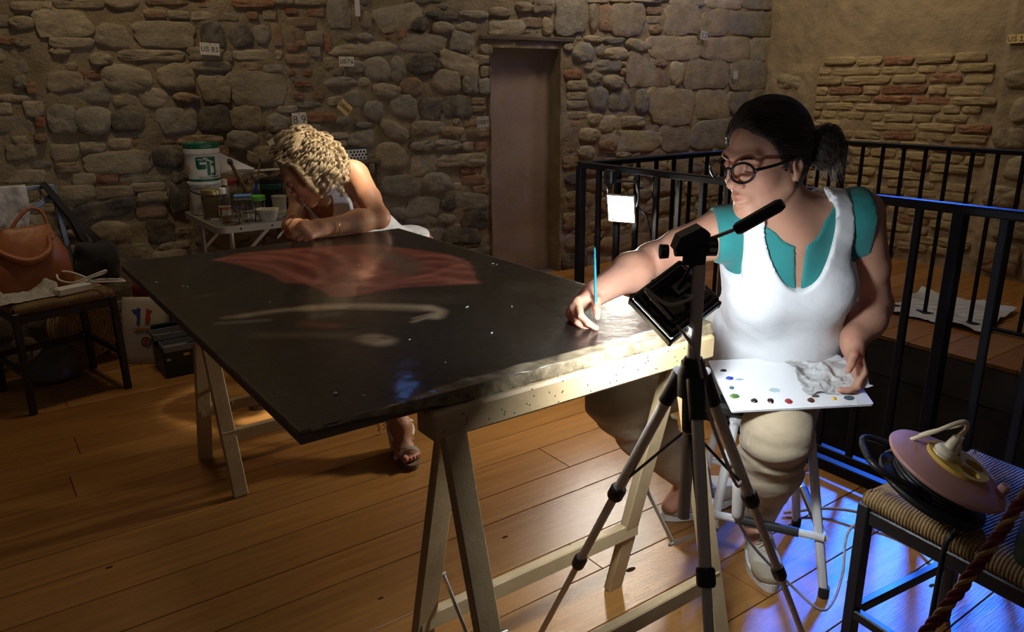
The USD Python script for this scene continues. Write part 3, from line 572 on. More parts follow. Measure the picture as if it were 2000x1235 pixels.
part(t, 'screw', rod(C - n * .035 - x * .045 - y * .02, C - n * .041 - x * .045 - y * .02, .004, 10), STEEL)
GREYC = mat('grey_cable', (.42, .39, .37), .5)
B0 = C - n * .035
single('lamp_cable', tube([B0 + x * .005 + y * .012, B0 + x * .0 + y * .03 - n * .03, B0 - x * .045 + y * .015 - n * .035, B0 - x * .055 - y * .03 - n * .03, (1.0, .86, .86), (1.005, .835, .80), (1.02, .82, .72), (1.06, .79, .60), (1.13, .83, .56), (1.19, .88, .52)], .0032, 8), GREYC, 'thin grey cable hanging from the back of the tripod floodlight past the tripod hub', 'cable')
SW = np.array([1.225, .90, .455])
single('cord_switch', cat_([tube([SW + (0, 0, .05), SW + (-.002, 0, .04), SW + (.002, 0, -.035), SW + (0, 0, -.05)], [.006, .0145, .0135, .005], 14)]), mat('cord_switch_grey', (.52, .47, .42), .45), 'oval grey in-line cord switch hanging beside the white stool', 'switch')
single('lamp_cable', tube([(1.19, .88, .52), SW + (0, 0, .048)], .003, 8), GREYC, 'short piece of grey cable entering the top of the oval cord switch', 'cable')
single('lamp_cable', tube([SW + (0, 0, -.048), (1.27, .88, .33), (1.36, .84, .22), (1.40, .79, .17), (1.47, .80, .155), (1.57, .84, .165), (1.66, .88, .24), (1.80, .82, .27), (1.95, .78, .20)], .003, 8), GREYC, 'grey cable looping from the cord switch past the white shoe to the stool leg', 'cable')
single('lamp_cable', tube([(1.92, 1.24, .01), (2.03, 1.17, .02), (2.08, 1.08, .03), (2.1, 1.0, .02), (2.08, .9, .015), (2.0, .78, .02)], .0048, 8), CREAMPL, 'cream extension cable lying on the blue-lit boards behind the white stool', 'cable')

t, C, x, y, n = floodlight('work_lamp', 'glowing square floodlight clipped to the stair railing', (2.240, 2.345, .80), (-.87, -.43, -.24), (.43, -.87, .0), .118, .118, LAMPGLASS2)
part(t, 'bracket', cat_([tube([C + x * s * .066, C + x * s * .068 + y * .05 - n * .02, C + x * s * .066 + y * .115 - n * .01], .006, 8) for s in (-1, 1)] + [tube([C - x * .066 + y * .115 - n * .01, C + x * .066 + y * .115 - n * .01], .005, 8)]), BLACK)
part(t, 'clamp', cat_([box((.03, .05, .06), C + y * .13 - x * .05 - n * .012, bev=.006), rod(C - x * .05 + y * .08 - n * .005, C - x * .05 + y * .14 - n * .005, .012, 10)]), BLACK)
single('lamp_cable', tube([C + x * .06 - n * .03, C + x * .10 - y * .06 - n * .03, C + x * .12 - y * .20 - n * .02, C + x * .125 - y * .5 - n * .02], .004, 8), BLACK, 'black cable hanging down from the floodlight on the stair railing', 'cable')

# ------------------------------------------------------------------ chairs with rush seats
RUSH = mat('rush', (.30, .19, .075), .55, (.19, .11, .04), 14.0, .5, 90.0, stretch=(1, 1, 1), detail=5.)
FOIL = mat('rush_glossy', (.40, .27, .12), .22, (.26, .16, .065), 14.0, .4, 90.0, spec=.9)
def rush_seat(w, d, zt, mt=None):
    """envelope-woven seat centred at the origin: cords wound over the four rails towards the diagonals"""
    cords = []; n = 56; r = .0085
    for side in range(4):
        a, b = (w / 2, d / 2) if side % 2 == 0 else (d / 2, w / 2)
        for k in range(n):
            y = -b + (2 * b) * (k + .5) / n
            inner = a * abs(y) / b * .97
            th = [(inner, zt - .005), (a * .55 + inner * .45, zt - .001), (a - .012, zt), (a + .004, zt - .009), (a + .007, zt - .024), (a + .002, zt - .038), (a - .02, zt - .042)]
            pts = np.array([(px__, y, z) for px__, z in th])
            ang = side * np.pi / 2; R = np.array([[np.cos(ang), -np.sin(ang), 0], [np.sin(ang), np.cos(ang), 0], [0, 0, 1]])
            cords.append(tube(pts @ R.T, b / n * 1.12, 5, 8))
    cords.append(box((w - .03, d - .03, .02), (0, 0, zt - .022)))
    return cat_(cords)
def chair(label, c, deg, w, d, zt, back, feet_out=.0):
    t = thing('rush_chair', label, 'chair', loc=(c[0], c[1], 0), rotz=deg)
    part(t, 'seat', rush_seat(w - .02, d - .02, zt), RUSH, True, label='woven rush seat')
    for sx in (-1, 1):
        for sy in (-1, 1):
            part(t, 'leg', beam((sx * (w / 2 - .012), sy * (d / 2 - .012), zt - .03), (sx * (w / 2 - .012 + feet_out), sy * (d / 2 - .012 + feet_out), 0), .027, .027, up=(0, 1, 0)), BLACK)
    for s in (-1, 1):
        part(t, 'apron', box((w - .03, .02, .034), (0, s * (d / 2 - .014), zt - .058)), BLACK)
        part(t, 'apron', box((.02, d - .03, .034), (s * (w / 2 - .014), 0, zt - .058)), BLACK)
        part(t, 'stretcher', box((.02, d - .03, .024), (s * (w / 2 - .010 + feet_out * .6), 0, .17)), BLACK)
    part(t, 'stretcher', box((w - .03, .02, .024), (0, d / 2 - .012, .17)), BLACK)
    if back:
        BLUE = mat('chair_back_steel', (.16, .20, .28), .3, metal=.8)
        tp = [(s * (w / 2 - .03), d / 2 + .045, .875) for s in (-1, 1)]
        for s, q in zip((-1, 1), tp): part(t, 'back_post', beam((s * (w / 2 - .02), d / 2 - .01, zt - .03), q, .025, .014, up=(0, 1, 0)), BLUE)
        part(t, 'back_rail', beam(np.array(tp[0]) + (-.01, 0, 0), np.array(tp[1]) + (.01, 0, 0), .012, .018), BLUE, label='bluish steel top rail')
        part(t, 'back_rail', beam((-w / 2 + .03, d / 2 + .02, .66), (w / 2 - .035, d / 2 + .04, .835), .008, .024), BLUE, label='bluish steel diagonal bar')
    return t
chair('black-framed chair with rush seat in the right foreground, carrying the pink cable reel', (1.622, .530), -6, .40, .42, .47, False)
chair('black-framed chair with rush seat at the left by the stone wall, holding bags and cloths', (.238, 3.80), 12.4, .40, .41, .465, True, .004)

# ------------------------------------------------------------------ white tubular stool and the wooden stool of the blonde woman
WT = mat('white_tube', (.72, .73, .72), .3)
RUB = mat('black_rubber', (.015, .015, .015), .6)
t = thing('tubular_stool', 'white tubular steel stool with black footrest grips under the woman with glasses', 'stool')
ft = np.array([(1.515, 1.205), (1.665, .935), (1.905, 1.185), (1.765, 1.455)]); cxy = ft.mean(0)
for f_ in ft:
    top = cxy + (f_ - cxy) * .62
    part(t, 'leg', rod((*f_, .012), (*top, .425), .0125, 12), WT); part(t, 'foot', rod((*f_, 0), (*f_, .03), .014, 10), RUB)
rect = [cxy + (f_ - cxy) * .64 for f_ in ft]
part(t, 'seat_frame', tube([(*rect[i % 4], .43) for i in range(5)], .0125, 10, smooth=False), WT)
lo = [cxy + (f_ - cxy) * .93 for f_ in ft]
for i in range(4):
    a, b = np.append(lo[i], .165), np.append(lo[(i + 1) % 4], .165)
    part(t, 'footrest', rod(a, b, .0105, 10), WT); part(t, 'footrest_grip', rod(a * .78 + b * .22, a * .22 + b * .78, .0125, 10), RUB)
sx_, sy_ = norm(np.append(ft[1] - ft[0], 0)), norm(np.append(ft[3] - ft[0], 0)); sy_ = np.cross((0, 0, 1), sx_)
part(t, 'seat_pad', box((.27, .26, .035), (*cxy, .462), np.stack([sx_, sy_, (0, 0, 1)], 1), .012), RUB)
t = thing('wooden_stool', 'plain wooden stool mostly hidden behind the far edge of the painting under the blonde woman', 'stool')
part(t, 'seat', lathe([(0, .43), (.15, .43), (.165, .443), (.16, .455), (0, .457)], 28, (1.46, 2.98, 0)), OLDWOOD)
for k in range(4):
    a = math.radians(45 + 90 * k); part(t, 'leg', rod((1.46 + .10 * math.cos(a), 2.98 + .10 * math.sin(a), .46), (1.46 + .16 * math.cos(a), 2.98 + .16 * math.sin(a), 0), .014, 10), OLDWOOD)

# ------------------------------------------------------------------ folding table by the wall
TG = mat('table_laminate', (.17, .165, .155), .45, (.13, .125, .12), 30.0)
TF = mat('table_frame', (.50, .48, .45), .35, metal=.6)
t = thing('folding_table', 'grey folding camping table with metal rim against the stone wall, covered with jars', 'table')
from shapely.geometry import box as sbox
TZ = .69
top = sbox(.955, 3.60, 1.60, 4.13).buffer(.035)
part(t, 'table_top', extrude(top, .016, (0, 0, TZ - .016)), TG)
part(t, 'rim', extrude(top.buffer(.006).difference(top.buffer(-.004)), .030, (0, 0, TZ - .028)), TF, label='metal edge band')
for (x, y, fx) in ((.985, 3.60, 1), (.985, 4.12, 1), (1.56, 3.60, -1), (1.56, 4.12, -1)):
    part(t, 'leg', rod((x, y, TZ - .02), (x, y, .01), .0105, 10), TF); part(t, 'foot', rod((x, y, 0), (x, y, .03), .013, 10), RUB)
    part(t, 'diagonal_brace', beam((x, y, .50), (x + fx * .18, y, TZ - .025), .004, .018), TF)
for x in (1.02, 1.165): part(t, 'rivet', lathe([(0, .003), (.004, .002), (.005, 0)], 10, (x, 3.5585, TZ - .012), [[1, 0, 0], [0, 0, -1], [0, 1, 0]]), BLACK)

# ------------------------------------------------------------------ soft things: lofts and crumpled sheets
def loft(secs, n=36, fold=.0, seed=0, cap=True):
    """secs: (cx, cy, z, rx, ry, exponent) from bottom to top"""
    a = np.linspace(0, 2 * np.pi, n, endpoint=False); V = []
    S = np.array(secs, float); m = max(14, len(S) * 4)
    t = np.linspace(0, len(S) - 1, m); S = spline(S, m)
    for k, (cx, cy, z, rx, ry, e) in enumerate(S):
        e = max(e, 1.6); c, s = np.cos(a), np.sin(a); q = (np.abs(c) ** e + np.abs(s) ** e) ** (-1 / e)
        p = np.stack([cx + rx * q * c, cy + ry * q * s, np.full(n, z)], 1)
        if fold:
            f_ = fold * (meshkit.fbm(np.stack([p[:, 0] * 14, p[:, 1] * 14, p[:, 2] * 7], -1), 3, seed) - .5) * 2
            p[:, :2] += np.stack([c, s], 1) * f_[:, None]; p[:, 2] += f_ * .5
        V.append(p)
    F = []
    for k in range(m - 1):
        for j in range(n):
            p, q = k * n + j, k * n + (j + 1) % n
            F += [(p, q, q + n), (p, q + n, p + n)]
    N = m * n; V = np.vstack(V + [V[0].mean(0)[None], V[-1].mean(0)[None]])
    F += [(N, (j + 1) % n, j) for j in range(n)]
    if cap: F += [(N + 1, (m - 1) * n + j, (m - 1) * n + (j + 1) % n) for j in range(n)]
    return trimesh.Trimesh(V, F, process=False)
def place(m, c, deg=0.0, tilt=None):
    m = m.copy()
    if tilt is not None: m.vertices = m.vertices @ np.array(tilt, float).T
    m = rotz(m, deg); m.vertices += np.array(c, float); return m
def crumple(nx, ny, fn, t=.003):
    u, v = np.meshgrid(np.linspace(0, 1, nx), np.linspace(0, 1, ny), indexing='ij')
    return solid_sheet(fn(u, v), t)
def fb(u, v, s, seed, o=4): return meshkit.fbm(np.stack([u * s, v * s, u * 0], -1), o, seed) - .5

CLOTHW = mat('white_cloth', (.62, .61, .62), .9, (.55, .54, .55), 60.0, .4, 160.0, sheen=.2)
CLOTHG = mat('beige_cloth', (.50, .47, .41), .9, (.43, .40, .35), 60.0, .4, 160.0, sheen=.2)
ORANGE = mat('tan_leather', (.38, .125, .035), .42, (.32, .10, .028), 10.0, .25, 120.0)
BLACKF = mat('black_fabric', (.010, .010, .011), .8, sheen=.2)
BROWNS = mat('brown_strap', (.12, .075, .04), .6)

# --- on the left chair
R12 = math.radians(12.4)
t = thing('shoulder_bag', 'slouchy tan orange leather shoulder bag leaning on the left chair', 'bag')
part(t, 'body', place(loft([(0, 0, 0, .150, .060, 3), (0, 0, .02, .172, .072, 3), (.0, .0, .11, .165, .075, 2.6), (.01, .012, .19, .135, .055, 2.4), (.02, .02, .245, .105, .030, 2.4), (.03, .022, .268, .092, .012, 2.4)], 44, .010, 3), (.185, 3.84, .466), 12), ORANGE, True)
dr_ = [(.075, 3.845, .695), (.10, 3.775, .645), (.19, 3.752, .605), (.27, 3.782, .635), (.285, 3.86, .70)]
part(t, 'flap_fold', tube(dr_, [.006, .014, .017, .014, .006], 8), ORANGE, True)
part(t, 'handle', cat_([tube([(.14, 3.885, .66), (.165, 3.90, .74), (.235, 3.935, .80), (.285, 3.93, .77), (.29, 3.88, .66)], .008, 8)]), ORANGE, True)
part(t, 'ring', tube([(.298 + .011 * math.cos(a), 3.842, .69 + .012 * math.sin(a)) for a in np.linspace(0, 6.283, 10)], .002, 6), STEEL)
t = thing('small_bag', 'black fabric bag hanging by its strap from the corner of the left chair back', 'bag')
part(t, 'body', place(loft([(0, 0, 0, .055, .03, 2.5), (0, 0, .03, .085, .05, 2.5), (0, 0, .12, .09, .055, 2.5), (-.01, 0, .185, .075, .04, 2.5), (-.015, 0, .205, .06, .012, 2.5)], 40, .026, 9), (.475, 4.03, .41), 10), BLACKF, True)
for q in (-1, 1): part(t, 'strap', cat_([beam(a, b, .030, .003, up=(.3, -1, .2)) for a, b in (((.312, 4.045 + q * .012, .895), (.40, 4.04 + q * .01, .74)), ((.40, 4.04 + q * .01, .742), (.475 + .03 * q, 4.03, .60)))]), BLACKF)
part(t, 'strap', cat_([beam((.330, 4.06, .86), (.40, 4.05, .68), .02, .003, up=(.3, -1, .2)), beam((.40, 4.05, .682), (.45, 4.06, .55), .02, .003, up=(.3, -1, .2))]), BROWNS, label='brown strap')
part(t, 'zip_pull', rod((.565, 3.99, .53), (.568, 3.985, .49), .003, 6), STEEL)
def backcloth(u, v):
    x = .085 + .150 * u + .012 * np.sin(v * 5) + .012 * fb(u, v, 3, 4)
    s = v * .34; over = .06
    z = np.where(s < over, .895 - .10 + s * 1.75, .895 - (s - over) * .78); z = np.minimum(z, .899)
    y = np.where(s < over, 4.045, 4.02 - .10 * (s - over)) - np.where(s >= over, .012, 0) + .02 * fb(u, v, 5, 8) + .012 * np.sin(u * 14 + v * 3) * v
    z = z - .05 * (u - .55) * (v > .3) * 1.2 * v
    return np.stack([x, y + .02 * (x - .16), z], -1)
single('hanging_cloth', crumple(26, 44, backcloth), CLOTHW, 'white cloth hung over the back rail of the left chair', 'cloth', smooth=True)
def seatcloth(u, v):
    x = .035 + .235 * u + .02 * fb(u, v, 4, 12); y = 3.60 + .16 * v + .06 * (u - .5) + .02 * fb(u, v, 4, 13)
    z = .474 + .095 * np.clip(fb(u, v, 4.2, 14) + .22, 0, 1) ** 1.2 * np.sin(np.pi * np.clip(v, .03, .97)) + .03 * np.exp(-((u - .85) ** 2 + (v - .6) ** 2) / .02)
    return np.stack([x, y, z], -1)
single('crumpled_cloth', crumple(60, 44, seatcloth, .002), CLOTHG, 'crumpled off-white cloth lying on the rush seat of the left chair', 'cloth', smooth=True)
t = thing('power_strip', 'white power strip with coiled white cable on the left chair seat', 'power strip')
part(t, 'body', rotz(box((.15, .048, .034), (.325, 3.655, .485), bev=.006), 20, (.325, 3.655, 0)), WHITEPL)
part(t, 'cable', tube([(.385, 3.675, .487), (.40, 3.71, .50), (.34, 3.78, .53), (.29, 3.80, .535), (.285, 3.76, .51), (.33, 3.70, .502), (.40, 3.66, .53), (.455, 3.66, .545), (.45, 3.70, .525), (.38, 3.70, .508), (.40, 3.655, .504), (.47, 3.60, .505), (.515, 3.60, .50), (.50, 3.65, .50), (.43, 3.70, .500), (.36, 3.735, .49)], .0048, 8), WHITEPL, True)

# --- on the floor at the left
WICK = mat('wicker', (.60, .40, .16), .7, (.42, .27, .10), 30.0)
t = thing('straw_hat', 'round woven straw disc standing behind the legs of the left chair', 'basket')
co = []
for k in range(9):
    r0 = .155 - k * .0165
    co.append(tube([(.385 + r0 * math.cos(a), 4.085 - .035 * (1 - r0 / .155), .205 + r0 * math.sin(a)) for a in np.linspace(0, 2 * np.pi, 15)], .0085, 6))
part(t, 'coils', cat_(co), WICK, True)
rb = []
for a in np.linspace(0, 2 * np.pi, 44, endpoint=False):
    rb += [box((.006, .012, .020), (.385 + r0 * math.cos(a), 4.078 - .035 * (1 - r0 / .155), .205 + r0 * math.sin(a)), None, .001) for r0 in (.148, .115, .082)]
part(t, 'stitches', cat_(rb), WICK, True, kind='stuff')
single('plastic_bag', place(loft([(0, 0, 0, .10, .07, 2.4), (0, 0, .03, .12, .09, 2.4), (0, 0, .10, .10, .07, 2.2), (.01, 0, .16, .03, .02, 2)], 30, .03, 5), (.215, 3.98, 0)), mat('dull_plastic', (.12, .11, .095), .5), 'crumpled dull plastic bag on the floor under the left chair', 'bag', smooth=True)

BAGP = mat('bag_paper', (.56, .50, .41), .7, (.50, .44, .36), 12.0, .3, 20.0)
BLUEP, REDP, OCHP = mat('print_blue', (.03, .06, .22), .7), mat('print_red', (.40, .05, .03), .7), mat('print_ochre', (.45, .22, .05), .7)
t = thing('paper_bag', 'white paper bread bag printed with a blue, white and red map, standing on the floor', 'bag')
BX = norm((.813, -.583, 0)); BN = np.array([BX[1], -BX[0], 0]); BO = np.array([.632, 3.975, 0]); BY = norm(np.array([0, 0, 1.0]) - BN * .06)
bagm = loft([(0, 0, 0, .112, .045, 5), (0, 0, .05, .116, .048, 5), (0, .0, .2, .110, .036, 4.5), (0, .006, .30, .104, .016, 5), (0, .008, .325, .100, .005, 5)], 40, .004, 21)
part(t, 'body', place(bagm, BO, math.degrees(math.atan2(BX[1], BX[0]))), BAGP, True)
def onbag(m, dx, dz, out=.0): # print laid on the front of the bag
    m = m.copy(); p = m.vertices; z = p[:, 1] + dz; off = np.interp(z, [0, .05, .2, .30, .325], [.0465, .0495, .0375, .011, .001]) + .0025 + out
    m.vertices = BO + BX * (p[:, [0]] + dx) + BN * (off + p[:, 2])[:, None] + np.stack([z * 0, z * 0, z], 1); return m
fl_ = lambda pts: extrude(np.array(pts) / 1000., .0006)
part(t, 'blue_print', onbag(fl_([(-42, 36), (-28, 38), (-22, 34), (-14, 46), (-8, 40), (0, 44), (-2, -2), (-6, -38), (-16, -34), (-22, -30), (-18, -10), (-20, 8), (-34, 20)]), -.005, .235), BLUEP, False)
part(t, 'red_print', onbag(fl_([(28, 42), (46, 34), (58, 30), (54, 22), (44, 14), (48, -4), (42, -20), (44, -28), (20, -32), (24, 4)]), -.005, .235), REDP, False)
part(t, 'baguette_print', onbag(fl_([(-50, 0), (-30, 4), (0, 6), (30, 5), (48, 0), (30, -4), (0, -5), (-32, -4)]), 0, .178), OCHP, False)
tx = meshkit.text_mesh('French Bread', .010, .0006); tx.vertices[:, 0] += .25 * tx.vertices[:, 1] - .036; part(t, 'lettering', onbag(tx, .0, .158), INK, False, kind='stuff')
part(t, 'seal_print', onbag(extrude(Point(0, 0).buffer(.024).difference(Point(0, 0).buffer(.019)), .0006), .012, .115), INK, False); part(t, 'seal_print', onbag(extrude(Point(0, 0).buffer(.014), .0006), .012, .115), REDP, False)
REDB = mat('dark_red_paper', (.16, .015, .02), .55)
t = thing('shopping_bag', 'dark red paper shopping bag standing behind the white bread bag', 'bag')
part(t, 'body', place(loft([(0, 0, 0, .13, .05, 6), (0, 0, .2, .13, .05, 6), (0, 0, .36, .128, .045, 6)], 32, .003, 2), (.745, 4.10, 0), -30), REDB, True)
for s in (-.02, .02): part(t, 'handle', tube([(.70, 4.12 + s, .355), (.70, 4.12 + s, .40), (.78, 4.08 + s, .40), (.79, 4.08 + s, .355)], .003, 6), PAPER)
GREENT = mat('toolbox_green', (.008, .028, .018), .4); GREYT = mat('toolbox_tray', (.20, .21, .22), .45)
t = thing('toolbox', 'open dark green toolbox with grey cantilever trays full of tools, on the floor', 'toolbox')
TX0, TX1, TY0, TY1 = .635, 1.02, 3.665, 3.875
def tray(x0, x1, y0, y1, z0, z1, w=.004): return cat_([box((x1 - x0, y1 - y0, w), ((x0 + x1) / 2, (y0 + y1) / 2, z0), bev=.001)] + [box((x1 - x0, w, z1 - z0), ((x0 + x1) / 2, y, (z0 + z1) / 2), bev=.001) for y in (y0, y1)] + [box((w, y1 - y0, z1 - z0), (x, (y0 + y1) / 2, (z0 + z1) / 2), bev=.001) for x in (x0, x1)])
part(t, 'body', tray(TX0, TX1, TY0, TY1, .004, .125, .006), GREENT)
part(t, 'tray', tray(TX0 + .005, TX1 - .005, TY0 - .01, TY0 + .10, .128, .155), GREYT); part(t, 'tray', tray(TX0 - .01, TX1 - .02, TY0 + .10, TY0 + .20, .160, .188), GREYT)
part(t, 'lid', cat_([box((TX1 - TX0, .012, .10), ((TX0 + TX1) / 2, TY1 + .02, .165), [[1, 0, 0], [0, .9, -.43], [0, .43, .9]], .004)]), GREENT)
part(t, 'latch', box((.03, .006, .016), (.735, TY0 - .006, .105), bev=.002), mat('brass', (.6, .42, .12), .3, metal=.9)); part(t, 'sticker', box((.018, .002, .012), (.655, TY0 - .004, .09), bev=.0005), PAPER)
r = np.random.default_rng(8); tools = []
for k in range(16):
    x, y = r.uniform(TX0 + .03, TX1 - .05), r.choice([TY0 + .04, TY0 + .15]); z = .140 if y < TY0 + .1 else .172
    a = r.uniform(-.5, .5); tools.append(rod((x, y, z), (x + .06 * math.cos(a), y + .04 * math.sin(a), z + r.uniform(0, .03)), r.uniform(.003, .007), 8))
part(t, 'tools', cat_(tools), BLACKPL, True, kind='stuff'); part(t, 'tool_handle', rod((.86, TY0 + .03, .158), (.90, TY0 + .06, .165), .008, 8), CREAMPL)

# --- on the folding table
def wrap(m, c, r, ang, out=.0006, taper=0.0):
    """bends flat lettering (xy plane) round a vertical cylinder of radius r about c; ang = direction of x=0"""
    m = m.copy()
    if len(m.faces): m = m.subdivide()
    p = m.vertices; a = math.radians(ang) + p[:, 0] / r; rr = r + out + p[:, 2] + taper * p[:, 1]
    m.vertices = np.stack([c[0] + rr * np.cos(a), c[1] + rr * np.sin(a), c[2] + p[:, 1]], 1); return m
VIEW = -112.0   # direction from the table towards the camera, degrees
GREENP = mat('bucket_green', (.004, .10, .055), .4)
CLEAR = glass('clear_glass', (.97, .98, .97), .01); TRANS = glass('clear_plastic', (.92, .93, .93), .12, 1.2)
JARLID = mat('tin_lid', (.45, .33, .12), .35, metal=.8)
bc = (1.005, 4.03)
t = thing('bucket', 'white plastic bucket under the green-lidded bucket on the folding table', 'bucket')
part(t, 'body', lathe([(0, 0), (.068, 0), (.072, .004), (.079, .150), (.084, .152), (.084, .162), (.079, .164), (0, .164)], 36, (*bc, TZ)), mat('bucket_white', (.66, .66, .62), .4)); part(t, 'handle', tube([(bc[0] - .084, bc[1], TZ + .15), (bc[0] - .085, bc[1] - .05, TZ + .125), (bc[0] - .03, bc[1] - .088, TZ + .10)], .004, 6), BLACKPL)
t = thing('bucket', 'white bucket with green lid and large green logo, on top of another bucket', 'bucket')
b0 = TZ + .165
part(t, 'body', lathe([(0, 0), (.070, 0), (.073, .004), (.079, .135), (.084, .136), (.085, .158), (.080, .160), (0, .160)], 40, (*bc, b0)), WHITEPL)
part(t, 'lid', lathe([(0, .160), (.083, .160), (.085, .164), (.084, .182), (.079, .184), (.076, .179), (0, .178)], 40, (*bc, b0)), GREENP, label='dark green lid')
part(t, 'band', lathe([(.0735, .003), (.0752, .004), (.0756, .013), (.0738, .014)], 40, (*bc, b0)), GREENP, label='green band round the foot')
lg = sbox(-.045, -.020, -.004, .030).buffer(.010).difference(sbox(-.022, -.004, .02, .008).buffer(.003)).difference(sbox(-.002, -.04, .02, .0)).difference(sbox(-.004, -.05, .01, -.006))
lg = shapely.union_all([sbox(-.035, -.010, -.008, .026).buffer(.011).difference(sbox(-.026, .004, .02, .012).buffer(.003)).difference(sbox(.0, -.06, .06, .06)), sbox(.004, -.052, .019, .037), sbox(-.01, .016, .045, .037), sbox(.024, -.006, .045, .006), sbox(.039, -.052, .047, .037), sbox(.024, -.052, .045, -.040)])
for g in getattr(lg, 'geoms', [lg]): part(t, 'logo', wrap(extrude(g, .0006), (*bc, b0 + .083), .0767, VIEW + 18, taper=.046), GREENP, False)
part(t, 'lettering', wrap(meshkit.text_mesh('PRODUCTS, EQUIPMENT AND', .0055, .0005, True), (*bc, b0 + .020), .0742, VIEW - 12, taper=.046), INK, False, kind='stuff')
dm = extrude(Polygon([(0, .02), (.013, 0), (0, -.02), (-.013, 0)]).difference(Polygon([(0, .016), (.0105, 0), (0, -.016), (-.0105, 0)])), .0005); part(t, 'hazard_mark', wrap(dm, (*bc, b0 + .058), .0755, VIEW - 52), REDP, False)
def jar(name, label, c, r, h, mt, lid=None, fill=None, lidh=.018, neck=.8, group=None, cat='jar', liq=None):
    t = thing(name, label, cat, group); c = (*c, TZ + .0005)
    part(t, 'body', lathe([(0, 0), (r * .94, 0), (r, .005), (r, h * .78), (r * neck, h * .92), (r * neck, h), (r * neck - .0025, h), (r * neck - .0025, h * .92), (r - .003, h * .77), (r - .003, .007), (0, .006)], 28, c), mt)
    if fill: part(t, 'contents', lathe([(0, .0065), (r - .0035, .0075), (r - .0035, h * fill), (0, h * fill)], 24, c), liq)
    if lid: part(t, 'lid', lathe([(0, h + .002), (r * neck + .003, h + .002), (r * neck + .004, h - lidh), (r * neck + .005, h - lidh), (r * neck + .005, h + .003), (r * neck + .002, h + .005), (0, h + .004)], 28, c), lid)
    return t
AMBER = mat('amber_resin', (.26, .19, .08), .3)
jar('jar', 'large glass jar of amber resin with a gilt lid, in front of the buckets', (.992, 3.86), .056, .135, CLEAR, JARLID, .82, liq=AMBER, neck=.9)
t = thing('bottle', 'clear plastic bottle with white cap and orange label on the folding table', 'bottle'); c = (1.005, 3.735, TZ)
part(t, 'body', lathe([(0, 0), (.024, 0), (.027, .004), (.027, .098), (.022, .115), (.012, .126), (.011, .135), (0, .135)], 24, c), TRANS); part(t, 'cap', lathe([(0, .158), (.014, .158), (.0165, .155), (.0165, .130), (0, .130)], 20, c), WHITEPL)
part(t, 'label', lathe([(.0275, .03), (.0282, .031), (.0282, .075), (.0275, .076)], 24, c), PAPER); part(t, 'label_stripe', lathe([(.0283, .058), (.0287, .059), (.0287, .070), (.0283, .071)], 24, c), mat('orange_print', (.55, .16, .04), .6)); part(t, 'contents', lathe([(0, .004), (.0255, .005), (.0255, .028), (0, .028)], 20, c), mat('orange_liquid', (.40, .15, .03), .3))
t = thing('bottle', 'small white-capped bottle standing behind the clear bottle with orange label', 'bottle'); c = (1.035, 3.80, TZ)
part(t, 'body', lathe([(0, 0), (.02, 0), (.021, .15), (.012, .165), (0, .165)], 20, c), TRANS); part(t, 'cap', lathe([(0, .190), (.012, .190), (.0135, .187), (.0135, .162), (0, .162)], 18, c), mat('pinkish_cap', (.55, .42, .36), .5))
t = jar('jar', 'open glass jar with TALE written on it in dark letters', (.998, 3.635), .042, .078, CLEAR, neck=.9)
part(t, 'lettering', wrap(meshkit.text_mesh('TALE', .022, .0005), (.998, 3.635, TZ + .028), .0425, VIEW - 30), mat('brown_marker', (.09, .04, .03), .6), False, kind='stuff')
t = jar('jar', 'glass jar with white label lettered LIGROIN', (1.088, 3.655), .034, .092, CLEAR, neck=.86)
part(t, 'paper_label', wrap(extrude([(-.03, 0), (.03, 0), (.03, .036), (-.03, .036)], .0005), (1.088, 3.655, TZ + .022), .0344, VIEW + 2), PAPER, False); part(t, 'lettering', wrap(meshkit.text_mesh('LIGROIN', .0105, .0005, True), (1.088, 3.655, TZ + .043), .0350, VIEW - 40), INK, False, kind='stuff')
LIME = mat('lime_lid', (.10, .42, .04), .45)
jar('jar', 'glass jar with lime green lid behind the foam tray', (1.20, 3.87), .040, .085, CLEAR, LIME, neck=.95)
jar('jar', 'glass jar with a red lid at the back of the folding table', (1.135, 4.03), .052, .155, CLEAR, mat('red_lid', (.22, .02, .02), .4), neck=.9)
GB = mat('green_band', (.01, .06, .045), .5)
t = thing('paint_tub', 'dark tub with a green patterned band standing behind the brush jar', 'tub'); c = (1.345, 4.06, TZ)
part(t, 'body', lathe([(0, 0), (.055, 0), (.058, .12), (.060, .125), (.060, .15), (0, .15)], 28, c), BLACKPL); part(t, 'band', lathe([(.0585, .095), (.0605, .096), (.0615, .122), (.0605, .123)], 28, c), GB)
t = jar('brush_jar', 'glass jar holding paint brushes on the folding table', (1.205, 3.97), .040, .10, CLEAR, neck=.95)
HANDLE = mat('brush_handle', (.30, .19, .08), .4, (.20, .11, .05), 10.0); BRIS = mat('bristle', (.08, .05, .03), .8)
def brush(label, a, b, r, tip, hm=None):
    t = thing('paint_brush', label, 'brush'); a, b = np.array(a, float), np.array(b, float)
    part(t, 'handle', tube([a, a + (b - a) * .6, b], [r * .5, r, r * .8], 10), hm or HANDLE)
    part(t, 'bristles', tube([b, b + norm(b - a) * tip * .6, b + norm(b - a) * tip], [r * 1.1, r * 1.25, r * .5], 10), BRIS)
brush('fat round brush with wooden handle leaning left out of the brush jar', (1.225, 3.975, TZ + .012), (1.120, 3.955, TZ + .245), .011, .028)
brush('thin light wooden brush standing upright out of the brush jar', (1.225, 3.985, TZ + .012), (1.262, 3.955, TZ + .245), .0045, .02)
brush('thin brown brush in the middle of the brush jar', (1.195, 3.96, TZ + .012), (1.215, 3.955, TZ + .165), .005, .025)
